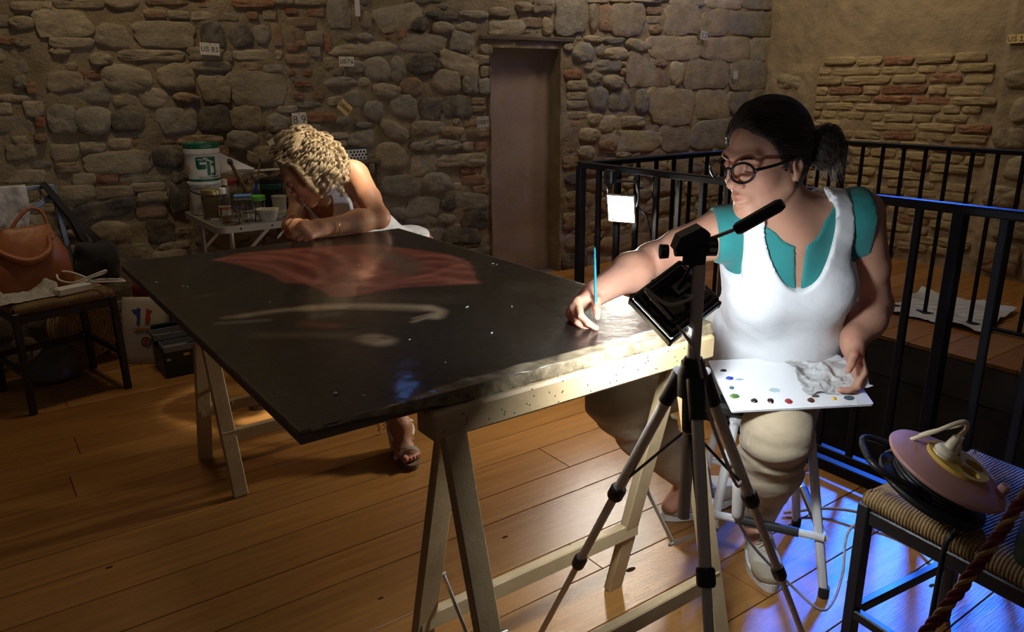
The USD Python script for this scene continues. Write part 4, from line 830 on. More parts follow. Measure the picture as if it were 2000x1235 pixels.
brush('short blue-handled brush in the brush jar', (1.205, 3.955, TZ + .012), (1.232, 3.94, TZ + .15), .010, .02, mat('blue_plastic', (.02, .06, .30), .4))
BLUEL = mat('blue_box', (.10, .22, .50), .5)
single('blue_lid', rotz(box((.085, .05, .016), (1.125, 3.84, TZ + .098), bev=.004), -20, (1.125, 3.84, 0)), BLUEL, 'light blue plastic lid on a box behind the LIGROIN jar', 'lid')
single('plastic_box', rotz(cat_([box((.088, .07, .088), (1.125, 3.84, TZ + .0445), bev=.006)]), -20, (1.125, 3.84, 0)), TRANS, 'clear plastic box under the light blue lid on the folding table', 'box')
t = thing('foam_tray', 'white polystyrene tray with crumbly rim at the front of the folding table', 'tray'); c = (1.175, 3.64)
ft_ = loft([(0, 0, 0, .034, .026, 5), (0, 0, .004, .036, .028, 5), (0, 0, .05, .050, .038, 5), (0, 0, .052, .044, .032, 5), (0, 0, .014, .033, .025, 5)], 40, .0025, 6)
part(t, 'body', place(ft_, (*c, TZ), -30), mat('polystyrene', (.62, .58, .50), .9, (.55, .50, .43), 60.0, .6, 120.0), True)
t = thing('plastic_tub', 'translucent beige plastic tub at the right of the foam tray', 'tub'); part(t, 'body', lathe([(0, 0), (.030, 0), (.036, .085), (.0375, .087), (.036, .09), (.034, .086), (.028, .004), (0, .004)], 28, (1.29, 3.80, TZ)), mat('beige_plastic', (.42, .38, .29), .5)); part(t, 'contents', lathe([(0, .004), (.031, .01), (.0335, .06), (0, .06)], 24, (1.29, 3.80, TZ)), CREAMPL)
for k, z in enumerate((0, .062)): single('white_cup', lathe([(0, z), (.030, z), (.036, z + .058), (.0385, z + .0585), (.0385, z + .061), (0, z + .061)], 28, (1.445, 4.05, TZ + .035)), WHITEPL, ('lower', 'upper')[k] + ' of two stacked white plastic cups at the back of the folding table', 'cup', smooth=40)
single('storage_box', box((.16, .10, .035), (1.43, 4.05, TZ + .0175), bev=.004), BLACKPL, 'dark flat storage box under the stacked white cups', 'box')
single('clear_box', box((.19, .12, .07), (1.42, 3.90, TZ + .0355), bev=.006), TRANS, 'clear plastic storage box between the green-lidded jar and the blonde woman', 'box')
single('paper_sheet', crumple(16, 16, lambda u, v: np.stack([1.07 + .20 * u + .03 * v, 4.10 + .06 * u * v, TZ + .185 + .01 * u + .11 * v * (1 - u) ** 1.3 + .01 * np.sin(3 * u)], -1), .0012), mat('white_sheet', (.55, .55, .57), .7), 'curled white sheet of paper behind the bucket and brushes', 'paper', smooth=True)
single('shelf_sheet', box((.44, .09, .004), (1.30, 4.145, TZ + .184), bev=.001), GREYCARD, 'thin grey board lying across the tubs at the back of the folding table', 'board')
DOTS = thing('dotted_carton', 'tall white carton with black dots behind the head of the blonde woman', 'box')
part(DOTS, 'body', box((.09, .07, .27), (1.535, 4.02, TZ + .135), bev=.003), WHITEPL)
dd = [lathe([(0, .0006), (.0055, .0004), (.006, -.0003)], 8, (1.535 + dx * .017 + (.0085 if j % 2 else 0), 3.985, TZ + .02 + j * .0155), [[1, 0, 0], [0, 0, -1], [0, 1, 0]]) for j in range(16) for dx in (-2, -1, 0, 1)] + [lathe([(0, .0006), (.0055, .0004), (.006, -.0003)], 8, (1.49, 3.995 + q * .017, TZ + .02 + j * .0155), [[0, 0, -1], [1, 0, 0], [0, -1, 0]]) for j in range(16) for q in range(4)]
part(DOTS, 'dots', cat_(dd), INK, True, kind='stuff')
t = thing('dotted_carton', 'white carton with black dots just above the shoulder of the blonde woman', 'box')
part(t, 'body', box((.11, .07, .06), (1.83, 4.06, TZ + .245), bev=.003), WHITEPL); part(t, 'flap', box((.112, .072, .006), (1.83, 4.06, TZ + .278), bev=.001), BLACKPL)
dd = [lathe([(0, .0006), (.0062, .0004), (.0066, -.0003)], 8, (1.79 + i * .02 + (.01 if j % 2 else 0), 4.025, TZ + .226 + j * .017), [[1, 0, 0], [0, 0, -1], [0, 1, 0]]) for j in range(3) for i in range(5)]
part(t, 'dots', cat_(dd), INK, True, kind='stuff')
t = thing('side_stand', 'small dark stand by the wall carrying the dotted carton behind the blonde woman', 'stand'); part(t, 'top', box((.26, .18, .02), (1.83, 4.08, TZ + .204), bev=.004), OLDWOOD)
for sx in (-1, 1):
    for sy in (-1, 1): part(t, 'leg', box((.025, .025, TZ + .195), (1.83 + sx * .11, 4.08 + sy * .07, (TZ + .195) / 2), bev=.003), OLDWOOD)
single('nitrile_glove', place(loft([(0, 0, 0, .03, .02, 2), (0, 0, .012, .035, .024, 2), (.01, .0, .026, .02, .014, 2)], 24, .012, 4), (1.275, 3.62, TZ), -20), mat('blue_nitrile', (.02, .07, .45), .4), 'crumpled blue glove at the table edge by the blonde woman', 'glove', smooth=True)

# --- on the right chair: cable reel
RN = norm((.167, -.356, .92)); RC = np.array([1.462, .602, .585]); E1 = norm(CAM_R * .92 - CAM_U * .39); E1 = norm(E1 - RN * (E1 @ RN)); E2 = np.cross(RN, E1); RR = np.stack([E1, E2, RN], 1)
PINK = mat('reel_pink', (.52, .26, .22), .5); YEL = mat('socket_yellow', (.62, .40, .07), .45)
t = thing('cable_reel', 'cable reel with pink cover disc and yellow socket plate on the right-hand chair', 'cable reel')
part(t, 'cover_disc', lathe([(0, .010), (.06, .010), (.095, .004), (.113, -.004), (.115, -.008), (.112, -.012), (.06, -.008), (0, -.006)], 48, RC, RR), PINK, label='pink cover disc')
part(t, 'drum', lathe([(0, -.006), (.07, -.008), (.07, -.05), (.105, -.053), (.107, -.058), (.105, -.064), (0, -.064)], 40, RC, RR), BLACKPL)
co = [tube([RC + RR @ np.array([(.073 + .007 * q) * math.cos(a), (.073 + .007 * q) * math.sin(a), -.016 - .0075 * k]) for a in np.linspace(0, 2 * np.pi, 21)], .0045, 6, 40) for k in range(5) for q in (0, 1)]
part(t, 'wound_cable', cat_(co), BLACKPL, True, kind='stuff')
from shapely import affinity
plate = Point(0, 0).buffer(.059, 24)
holes = [affinity.translate(Polygon([(.019 * math.cos(a), .019 * math.sin(a)) for a in np.linspace(0, 2 * np.pi, 9)[:-1] + .39]), *p) for p in ((.012, -.031), (.034, .004), (-.003, .034), (-.033, -.004))]
SO = RC + RR @ np.array([.012, .006, .008])
part(t, 'socket_plate', extrude(plate.difference(shapely.union_all(holes)), .010, SO, E1, E2), YEL, 20, label='yellow socket plate')
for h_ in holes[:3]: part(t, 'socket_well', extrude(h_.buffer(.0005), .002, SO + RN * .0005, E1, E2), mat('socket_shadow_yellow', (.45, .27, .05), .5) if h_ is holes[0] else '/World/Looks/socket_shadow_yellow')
kb = RC + RR @ np.array([.088, -.035, .004]); part(t, 'winding_knob', rod(kb, kb + RN * .022, .011, 16, .009), PINK)
hb = RC + RR @ np.array([-.10, 0, -.035])
part(t, 'carry_handle', tube([hb + E2 * .07 + E1 * .03, hb + E2 * .06 - E1 * .03, hb + E2 * .03 - E1 * .052, hb - E2 * .03 - E1 * .052, hb - E2 * .06 - E1 * .03, hb - E2 * .07 + E1 * .04], .0065, 10), BLACKPL, True)
for k in range(9): part(t, 'handle_rib', lathe([(.006, -.0015), (.0078, 0), (.006, .0015)], 12, hb - E1 * .051 + E2 * (-.032 + .008 * k), np.stack([E1, RN, E2], 1)), BLACKPL)
t = thing('plug', 'large white plug with bent cable in the yellow socket plate', 'plug'); p0 = SO + RR @ np.array([-.033, -.004, .010])
part(t, 'body', lathe([(0, 0), (.021, 0), (.022, .008), (.018, .016), (.011, .020), (.0095, .034), (.008, .045), (0, .045)], 20, p0, RR), CREAMPL); part(t, 'cable', tube([p0 + RN * .043, p0 + RN * .065 + CAM_R * .004, p0 + RN * .082 - CAM_R * .006, p0 + RN * .080 - CAM_R * .022, p0 + RN * .06 - CAM_R * .040 + CAM_F * .01, p0 + RN * .03 - CAM_R * .05 + CAM_F * .05, p0 - RN * .02 - CAM_R * .05 + CAM_F * .10], .0045, 8), CREAMPL, True)
t = thing('plug', 'smaller white plug with thin cable beside the large one on the reel', 'plug'); p1 = SO + RR @ np.array([-.003, .034, .010])
part(t, 'body', lathe([(0, 0), (.014, 0), (.015, .006), (.012, .016), (.008, .022), (.006, .034), (0, .034)], 18, p1, RR), CREAMPL); part(t, 'cable', tube([p1 + RN * .033, p1 + RN * .05 - CAM_R * .002, p1 + RN * .062 - CAM_R * .014, p1 + RN * .058 - CAM_R * .03, p1 + RN * .03 - CAM_R * .05 + CAM_F * .05, p1 - RN * .03 - CAM_R * .05 + CAM_F * .1], .003, 8), CREAMPL, True)
single('reel_cable', tube([RC + E1 * .02 - E2 * .105 - RN * .06, (1.40, .545, .492), (1.385, .552, .47), (1.382, .553, .40), (1.40, .56, .2), (1.43, .565, .006), (1.5, .54, .006), (1.6, .5, .006)], .0055, 8), BLACKPL, 'black cable running from the reel over the front edge of the rush seat', 'cable', smooth=True)
single('pouch', place(loft([(0, 0, 0, .05, .05, 4), (0, 0, .01, .055, .055, 4), (0, 0, .06, .05, .05, 3.5), (0, 0, .075, .03, .03, 3)], 28, .003, 4), (1.475, .415, .471), 20), mat('dark_green_pouch', (.02, .04, .032), .5), 'dark green pouch on the right-hand chair at the picture edge', 'pouch', smooth=True)
# barrier rope in the foreground
A_, B_ = CAM_P + CAM_F * 1.02 + CAM_R * (740 / 1504 * 1.02) - CAM_U * (700 / 1504 * 1.02), CAM_P + CAM_F * 1.02 + CAM_R * (1020 / 1504 * 1.02) - CAM_U * (325 / 1504 * 1.02)
t = thing('barrier_rope', 'twisted red and gold barrier rope crossing the lower right corner', 'rope')
RED = mat('rope_red', (.20, .025, .03), .85, (.13, .015, .02), 60.0, .6, 300.0); GOLD = mat('rope_gold', (.50, .31, .09), .7, (.36, .20, .05), 80.0, .6, 300.0)
d_, s_, u_ = frame(B_ - A_); Lr = np.linalg.norm(B_ - A_)
for k, (mt, rr, off) in enumerate(((RED, .0045, 0), (RED, .0045, 2.09), (GOLD, .0034, 4.19))):
    q = np.linspace(0, 1, 170); ph = q * Lr / .046 * 2 * np.pi + off
    pts = A_ + np.outer(q, B_ - A_) + np.outer(np.cos(ph) * .0043, s_) + np.outer(np.sin(ph) * .0043, u_) + np.outer(-.015 * np.sin(q * np.pi), (0, 0, 1))
    part(t, 'strand', tube(pts, rr, 8, smooth=False, k=170), mt, True)
# plastic sheeting lying beyond the stairwell
SHEET = mat('plastic_sheet', (.55, .58, .66), .35)
def sh(u, v):
    x = 4.28 + .62 * u + .04 * fb(u, v, 3, 2); y = 2.30 - .55 * v + .10 * (u - .5) + .04 * fb(u, v, 3, 5)
    return np.stack([x, y, .012 + .045 * np.clip(fb(u, v, 6, 3) + .25, 0, 1)], -1)
single('plastic_sheeting', crumple(34, 34, sh, .002), SHEET, 'crumpled translucent white sheeting on the floor beyond the stairwell', 'plastic sheet', smooth=True)

# ------------------------------------------------------------------ bodies as smooth distance fields, meshed with surface nets
class Field:
    def __init__(self): self.p = []
    def add(self, fn, pts, r, k=.02, sub=False):
        pts = np.atleast_2d(np.array(pts, float)); self.p.append((fn, pts.min(0) - r, pts.max(0) + r, k, sub)); return self
    def cone(self, a, b, ra, rb=None, k=.02, sub=False):
        a, b = np.array(a, float), np.array(b, float); rb = ra if rb is None else rb
        ba = b - a; l2 = ba @ ba + 1e-12; rr = ra - rb; a2 = l2 - rr * rr; il2 = 1 / l2
        def fn(P):
            pa = P - a; y = pa @ ba; z = y - l2
            x2 = ((pa * l2 - y[:, None] * ba) ** 2).sum(1); y2 = y * y * l2; z2 = z * z * l2
            kk = np.sign(rr) * rr * rr * x2
            d = (np.sqrt(np.maximum(x2 * a2 * il2, 0)) + y * rr) * il2 - ra
            d = np.where(np.sign(z) * a2 * z2 > kk, np.sqrt(x2 + z2) * il2 - rb, d)
            return np.where(np.sign(y) * a2 * y2 < kk, np.sqrt(x2 + y2) * il2 - ra, d)
        return self.add(fn, [a, b], max(ra, rb), k, sub)
    def ell(self, c, r, R=None, k=.02, sub=False):
        c, r = np.array(c, float), np.array(r, float); R = np.eye(3) if R is None else np.array(R)   # columns = axes
        def fn(P):
            q = (P - c) @ R; k0 = np.sqrt(((q / r) ** 2).sum(1)); k1 = np.sqrt(((q / r ** 2) ** 2).sum(1)) + 1e-9
            return k0 * (k0 - 1) / k1
        return self.add(fn, [c], r.max(), k, sub)
    def __call__(self, P, reach=.03):
        d = np.full(len(P), .5); X, Y, Z = np.ascontiguousarray(P.T)
        for fn, lo, hi, k, sub in self.p:
            a, b = lo - k - reach, hi + k + reach
            m = np.nonzero((X > a[0]) & (X < b[0]) & (Y > a[1]) & (Y < b[1]) & (Z > a[2]) & (Z < b[2]))[0]
            if not len(m): continue
            q = fn(P[m]); o = d[m]
            if sub:
                h = np.maximum(k - np.abs(o + q), 0) / k; d[m] = np.maximum(o, -q) + h * h * k * .25
            else:
                h = np.maximum(k - np.abs(o - q), 0) / k; d[m] = np.minimum(o, q) - h * h * k * .25
        return d

def surface(f, lo, hi, h, B=8):
    """surface nets over the blocks that the surface crosses"""
    lo, hi = np.array(lo, float), np.array(hi, float); nb = np.ceil((hi - lo) / (h * B)).astype(int)
    bi = np.stack(np.meshgrid(*[np.arange(n) for n in nb], indexing='ij'), -1).reshape(-1, 3)
    d = f(lo + (bi + .5) * h * B, reach=h * B * 2.7)
    bi = bi[np.abs(d) < h * B * 2.3]
    g = np.stack(np.meshgrid(*[np.arange(B + 1)] * 3, indexing='ij'), -1).reshape(-1, 3)
    keys, verts, edges = [], [], []
    N = nb * B + 2; key = lambda c: (c[..., 0].astype(np.int64) * N[1] + c[..., 1]) * N[2] + c[..., 2]
    cellc = np.stack(np.meshgrid(*[np.arange(B)] * 3, indexing='ij'), -1).reshape(-1, 3)
    off = np.array([(0, 0, 0), (0, 0, 1), (0, 1, 0), (0, 1, 1), (1, 0, 0), (1, 0, 1), (1, 1, 0), (1, 1, 1)])
    ed = [(0, 1), (2, 3), (4, 5), (6, 7), (0, 2), (1, 3), (4, 6), (5, 7), (0, 4), (1, 5), (2, 6), (3, 7)]
    S = B + 1; gi = lambda c: (c[..., 0] * S + c[..., 1]) * S + c[..., 2]
    for s in range(0, len(bi), 400):
        b = bi[s:s + 400]; G = (b[:, None] * B + g[None]).reshape(-1, 3)
        D = f(lo + G * h).reshape(len(b), -1)
        C = D[:, gi(cellc[:, None] + off[None])]              # blocks, cells, 8
        act = (C.min(-1) < 0) & (C.max(-1) >= 0)
        ib, ic = np.nonzero(act); c8 = C[ib, ic]; base = b[ib] * B + cellc[ic]
        acc = np.zeros((len(ib), 3)); cnt = np.zeros(len(ib))
        for i, j in ed:
            a_, b_ = c8[:, i], c8[:, j]; m = (a_ < 0) != (b_ < 0)
            t = np.where(m, a_ / np.where(m, a_ - b_, 1), 0)
            acc += (off[i] + t[:, None] * (off[j] - off[i])) * m[:, None]; cnt += m
        keys.append(key(base + 1)); verts.append(lo + (base + acc / cnt[:, None]) * h)
        for ax, j in ((0, 4), (1, 2), (2, 1)):
            m = (c8[:, 0] < 0) != (c8[:, j] < 0)
            edges.append((ax, base[m], c8[m, 0] < 0))
    keys = np.concatenate(keys); verts = np.concatenate(verts); o = np.argsort(keys); keys, verts = keys[o], verts[o]
    F = []
    for ax, base, neg in edges:
        u, v = np.eye(3, dtype=int)[(ax + 1) % 3], np.eye(3, dtype=int)[(ax + 2) % 3]
        q = np.stack([key(base + 1), key(base + 1 - u), key(base + 1 - u - v), key(base + 1 - v)], 1)
        ix = np.searchsorted(keys, q); ok = (ix < len(keys)).all(1); ix = np.minimum(ix, len(keys) - 1); ok &= (keys[ix] == q).all(1)
        ix, ng = ix[ok], neg[ok]
        ix = np.where(ng[:, None], ix, ix[:, ::-1])
        F += [ix[:, [0, 1, 2]], ix[:, [0, 2, 3]]]
    m = trimesh.Trimesh(verts, np.vstack(F), process=False)
    m.remove_unreferenced_vertices()
    return m
def relax(m, n=2):
    """Taubin smoothing over the unique edges"""
    e = np.unique(np.sort(m.faces[:, [0, 1, 1, 2, 2, 0]].reshape(-1, 2), axis=1), axis=0); V = np.array(m.vertices); deg = np.maximum(np.bincount(e.ravel(), minlength=len(V)), 1)[:, None]
    for k in range(n):
        S = np.stack([np.bincount(e[:, 0], V[e[:, 1], i], len(V)) + np.bincount(e[:, 1], V[e[:, 0], i], len(V)) for i in range(3)], 1)
        V = V + (.5, -.53)[k % 2] * (S / deg - V)
    m.vertices = V
    return m

class Frame:
    """local axes: x forward, y left, z up"""
    def __init__(s, o, fwd, up):
        s.o = np.array(o, float); x = norm(fwd); up = np.array(up, float); z = norm(up - x * (up @ x)); s.R = np.stack([x, np.cross(z, x), z], 1)
    def w(s, p): return s.o + np.array(p, float) @ s.R.T
    def l(s, P): return (P - s.o) @ s.R
    def v(s, d): return np.array(d, float) @ s.R.T
def put(m, fr): m = m.copy(); m.vertices = fr.w(m.vertices); return m

def head_field(B, H, jaw=1.0, nose=1.0):
    e = lambda c, r, k=.02, sub=False: B.ell(H.w(c), r, H.R, k, sub)
    c = lambda a, b, ra, rb=None, k=.015, sub=False: B.cone(H.w(a), H.w(b), ra, rb, k, sub)
    e((-.012, 0, .036), (.094, .073, .086)); e((.025, 0, -.022), (.062, .060, .088), .03)
    for s in (-1, 1):
        c((.0, s * .048, -.055), (.057, s * .018, -.098), .021, .018, .03); e((.054, s * .036, -.030), (.026, .024, .026), None if False else .025)
        c((.079, s * .040, .022), (.088, s * .012, .017), .011, .012, .018)
    c((.066, -.006, -.104), (.066, .006, -.104), .0175 * jaw, None, .02)
    for s in (-1, 1): e((.097, s * .031, -.002), (.020, .019, .014), .016, True)
    c((.088, 0, .012), (.106, 0, -.030), .0085, .0105, .012); e((.108 * 1, 0, -.035), (.0125 * nose, .0115, .0105), .008)
    for s in (-1, 1): e((.096, s * .0125, -.039), (.010, .0075, .0075), .007); e((.103, s * .0065, -.0465), (.004, .0035, .003), .003, True)
    for s in (-1, 1): e((.0775, s * .031, -.001), (.0135, .0165, .0125), .004)          # lids over the eyeballs
    e((.081, 0, -.068), (.013, .024, .016), .016)
    c((.086, -.018, -.0675), (.0935, -.003, -.0645), .0026, .0042, .006); c((.086, .018, -.0675), (.0935, .003, -.0645), .0026, .0042, .006)
    c((.0865, -.013, -.0745), (.0915, 0, -.0755), .0036, .0055, .006); c((.0865, .013, -.0745), (.0915, 0, -.0755), .0036, .0055, .006)
    c((.0895, -.018, -.0702), (.0980, 0, -.0698), .0012, None, .003, True); c((.0980, 0, -.0698), (.0895, .018, -.0702), .0012, None, .003, True)
    e((.080, 0, -.088), (.012, .02, .006), .012, True) if False else None
    for s in (-1, 1):
        e((-.014, s * .076, -.010), (.017, .006, .030), .006); e((-.011, s * .081, -.006), (.010, .005, .017), .004, True); e((-.010, s * .075, -.036), (.008, .005, .010), .005)

def lip_tint(H, V, base):
    """skin colours of a face: lips, cheeks, lids"""
    L = H.l(V); C = np.tile(np.array(base, float), (len(V), 1))
    g = lambda c, r: np.exp(-(((L - c) / r) ** 2).sum(1))
    lip = np.clip(g((.093, 0, -.0700), (.02, .020, .0080)) * 1.6 - .45, 0, 1)[:, None]
    C = C * (1 - .65 * lip) + .65 * lip * np.array([.42, .13, .11])
    for s in (-1, 1):
        ch = g((.06, s * .042, -.032), (.03, .022, .022))[:, None] * .3; C = C * (1 - ch) + ch * np.array([.62, .25, .18])
        ld = g((.090, s * .031, .0), (.016, .018, .010))[:, None] * .3; C = C * (1 - ld) + ld * np.array([.34, .17, .13])
    n_ = g((.11, 0, -.036), (.012, .014, .012))[:, None] * .3; C = C * (1 - n_) + n_ * np.array([.60, .24, .18])
    return C

def hand_field(B, wrist, fwd, palm, side, curls, spread=.10, thumb=(.55, .35, .3), scale=.95, k=.006):
    """a hand from the wrist: fwd = towards the knuckles, palm = out of the palm; side = +1 if the thumb lies on (palm x fwd); curls: per finger (mcp, pip, dip) radians. Returns finger tips."""
    f, p = norm(fwd), norm(np.array(palm) - np.array(fwd) * 0); p = norm(p - f * (p @ f)); t = np.cross(p, f) * side; w = np.array(wrist, float); S = scale; tips = []
    B.cone(w - f * .02, w + f * .018 * S, .0235 * S, .024 * S, .02)
    lens = ((.044, .026, .021), (.047, .029, .022), (.043, .027, .021), (.034, .021, .019)); rad = (.0092, .0095, .0088, .0078); wid = (.029, .0095, -.010, -.0285); met = (.088, .090, .085, .077)
    for i in range(4):
        kn = w + f * met[i] * S + t * wid[i] * S - p * .004
        B.cone(w + f * .012 * S + t * wid[i] * .62 * S, kn, .0145 * S, .0112 * S, .016)
        d = norm(f + t * spread * wid[i] / .03); a = kn; r = rad[i] * S
        for j in range(3):
            c_ = curls[i][j]; d = norm(d * math.cos(c_) + (p - d * (p @ d)) / max(np.linalg.norm(p - d * (p @ d)), 1e-6) * math.sin(c_)) if j == 0 else norm(d * math.cos(c_) + nrm_ * math.sin(c_))
            ax = np.cross(t, d); nrm_ = norm(p * 1.0 - d * (p @ d)) if j == 0 and abs(p @ d) < .7 else norm(np.cross(np.cross(f, p), d)) 
            b = a + d * lens[i][j] * S
            B.cone(a, b, r * (1.0 if j == 0 else .95 - .05 * j), r * (.94 - .06 * j), k * (1.6 if j == 0 else .6)); a = b
        tips.append(a)
    a = w + f * .022 * S + t * .022 * S + p * .004; d = norm(f * math.cos(thumb[0]) + t * math.sin(thumb[0]) + p * thumb[1]); b = a + d * .042 * S
    B.cone(a, b, .0155 * S, .0115 * S, .014); d2 = norm(d + f * .25 - t * thumb[2] * .6 + p * thumb[2] * .5); c = b + d2 * .032 * S; B.cone(b, c, .0110 * S, .0102 * S, .005)
    d3 = norm(d2 - t * thumb[2] * .5 + p * .1); e = c + d3 * .024 * S; B.cone(c, e, .0102 * S, .0078 * S, .004); tips.append(e)
    return tips

def torso_field(T, fr, sh, hw=1.0):
    """fr: origin pelvis; x forward, y left, z up the spine. sh: half shoulder width."""
    e = lambda c, r, k=.05: T.ell(fr.w(c), r, fr.R, k)
    e((-.005, 0, .01), (.118 * hw, .170 * hw, .125)); e((.022, 0, .14), (.108 * hw, .142 * hw, .135)); e((0, 0, .31), (.104, .140, .185)); e((-.02, 0, .41), (.085, .150, .11))
    for s in (-1, 1):
        e((.068, s * .070, .305), (.058, .072, .072), .05); T.cone(fr.w((-.015, s * .02, .50)), fr.w((-.02, s * sh, .465)), .042, .047, .05); e((-.075, s * .08, -.01), (.09, .09, .10), .05)

def trousers_or_skirt(): pass
def arm_field(B, s, e, w, r=(.050, .040, .042, .026)):
    s, e, w = map(np.array, (s, e, w)); B.cone(s, s * .45 + e * .55, r[0], r[1] * 1.08, .04); B.cone(s * .45 + e * .55, e, r[1] * 1.04, r[1] * .92, .02)
    B.cone(e, e * .62 + w * .38, r[1] * .95, r[2], .02); B.cone(e * .62 + w * .38, w, r[2], r[3], .03)
def leg_field(B, hip, kn, an, r=(.085, .056, .057, .036), k=.03):
    hip, kn, an = map(np.array, (hip, kn, an)); B.cone(hip, kn, r[0], r[1], .05); m = kn * .62 + an * .38; B.cone(kn, m, r[1], r[2], k); B.cone(m, an, r[2], r[3], k)

def skin_mat(name, c, rough=.56):
    return usdkit.material(stage, '/World/Looks/' + name, {'a': ('attribute', {'attribute': 'tint'}), 'g': ('texture_coordinate', {}), 'n': ('noise_texture', {'scale': 220., 'detail': 3.}), 'b': ('bump', {'strength': .12, 'distance': .001}),
        'p': ('principled_bsdf', {'roughness': rough, 'subsurface_weight': .25, 'subsurface_radius': (1.0, .35, .18), 'subsurface_scale': .006, 'specular_ior_level': .35})},
        [('a.color', 'p.base_color'), ('g.object', 'n.vector'), ('n.fac', 'b.height'), ('b.normal', 'p.normal')], surface='p.BSDF')
def knit(name, c, fine=.05):
    return usdkit.material(stage, '/World/Looks/' + name, {'g': ('texture_coordinate', {}), 'n': ('noise_texture', {'scale': 9., 'detail': 4., 'roughness': .55}), 'n2': ('noise_texture', {'scale': 260., 'detail': 3.}), 'mx': ('math', {'math_type': 'multiply_add', 'value2': fine}),
        'b': ('bump', {'strength': .5, 'distance': .012}), 'p': ('principled_bsdf', {'base_color': c, 'roughness': .85, 'sheen_weight': .15, 'specular_ior_level': .2})},
        [('g.object', 'n.vector'), ('g.object', 'n2.vector'), ('n2.fac', 'mx.value1'), ('n.fac', 'mx.value3'), ('mx.value', 'b.height'), ('b.normal', 'p.normal')], surface='p.BSDF')
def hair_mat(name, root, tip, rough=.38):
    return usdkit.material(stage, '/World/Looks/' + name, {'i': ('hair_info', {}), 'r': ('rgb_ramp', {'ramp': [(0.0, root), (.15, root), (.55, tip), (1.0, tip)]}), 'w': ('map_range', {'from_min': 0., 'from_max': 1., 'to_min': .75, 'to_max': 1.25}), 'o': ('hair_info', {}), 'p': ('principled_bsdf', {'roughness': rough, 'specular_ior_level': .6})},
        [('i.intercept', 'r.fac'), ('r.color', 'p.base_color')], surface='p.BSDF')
def curves(parent, name, strands, w, mt, label=None, kind='stuff', taper=True):
    c = UsdGeom.BasisCurves.Define(stage, path_for(parent, name)); c.CreateTypeAttr('linear'); c.CreateWrapAttr('nonperiodic')
    P = np.concatenate(strands).astype(np.float32); c.CreatePointsAttr(Vt.Vec3fArray.FromNumpy(P)); c.CreateCurveVertexCountsAttr(Vt.IntArray.FromNumpy(np.array([len(s) for s in strands], np.int32)))
    ww = np.concatenate([np.linspace(1, .45 if taper else 1, len(s)) for s in strands]).astype(np.float32) * w
    c.CreateWidthsAttr(Vt.FloatArray.FromNumpy(ww)); c.SetWidthsInterpolation('vertex')
    UsdShade.MaterialBindingAPI.Apply(c.GetPrim()).Bind(mt); return meta(c, label, kind=kind)
def eyebrow(H, s, thick=.0024):
    return put(tube([(.096, s * .012, .0165), (.0975, s * .024, .0215), (.092, s * .037, .0225), (.080, s * .049, .0165)], [thick, thick * 1.2, thick, thick * .4], 8), H)
def lash(H, s): return put(tube([(.0905, s * .018, -.0055), (.0925, s * .026, -.0075), (.0915, s * .035, -.0080), (.084, s * .0445, -.0055)], [.0007, .0011, .0011, .0006], 6), H)
def foot_field(B, an, toe, up=(0, 0, 1), toes=True, side=1):
    """bare foot: an = ankle joint, toe = tip of the big toe on the sole plane"""
    an, toe = np.array(an, float), np.array(toe, float); f = norm((toe - an) * (1, 1, 0)); l = np.cross(up, f) * side; g = toe[2]
    hl = an - f * .035; hl[2] = g + .028
    ball = toe - f * .055; ball[2] = g + .020
    B.cone(an, hl, .030, .027, .03); B.cone(hl, ball + l * .022, .026, .019, .03); B.cone(an + f * .015, ball, .030, .019, .04); B.cone(hl, ball - l * .018, .025, .019, .03)
    tips = []
    for i, (o, q, r) in enumerate(((.012, 0, .0115), (-.007, .006, .0085), (-.021, .013, .008), (-.033, .022, .0075), (-.044, .033, .007))):
        a = ball + l * o; a[2] = g + .016; b = toe + l * o - f * (q + r); b[2] = g + r
        B.cone(a, b, r * 1.15, r, .006); tips.append((b, r, f, l))
    return tips

# ------------------------------------------------------------------ the woman with glasses, seated at the right
SKIN = skin_mat('skin', None); S1, S2 = (.52, .27, .18), (.36, .165, .085)
TEAL = knit('teal_cloth', (.03, .22, .215), .02); VESTW = knit('white_vest', (.72, .73, .74), .03); CHINO = knit('beige_chino', (.40, .32, .21))
HAIRD = hair_mat('dark_hair', (.05, .036, .028), (.085, .056, .040), .42); HCAP = mat('dark_hair_cap', (.03, .022, .018), .5, (.045, .032, .025), 40.0, .5, 60.0, stretch=(3, 1, 3))
pel = np.array([1.79, 1.25, .565]); nb = np.array([1.595, 1.085, .985])
T1 = Frame(pel, (-.604, -.797, 0), nb - pel); fw = norm(np.array([-.604, -.797, 0]) - norm(nb - pel) * (np.array([-.604, -.797, 0]) @ norm(nb - pel))); T1 = Frame(pel, fw, nb - pel)
H1 = Frame((1.478, 1.092, 1.137), (-.985, .05, -.16), (-.16, 0, .985))
shR, shL = T1.w((-.02, -.165, .465)), T1.w((-.02, .165, .465))
elR, wrR = np.array([1.445, 1.395, .855]), np.array([1.171, 1.314, .824])
elL, wrL = np.array([1.905, 1.030, .735]), np.array([1.752, .990, .672])
knR, anR, toR = np.array([1.36, 1.42, .475]), np.array([1.67, 1.405, .135]), np.array([1.615, 1.435, .0])
knL, anL = np.array([1.53, 1.03, .475]), np.array([1.70, 1.185, .10])
TOR = Field(); torso_field(TOR, T1, .150, 1.06)
TOR.cone(nb - T1.v((.02, 0, .03)), H1.w((-.03, 0, -.05)), .056, .053, .035); TOR.cone(H1.w((.01, 0, -.075)), nb + T1.v((.03, 0, -.02)), .036, .040, .03)
B = Field(); B.p += TOR.p
head_field(B, H1, 1.05)
arm_field(B, shR, elR, wrR, (.056, .046, .045, .029)); arm_field(B, shL, elL, wrL, (.056, .046, .045, .029))
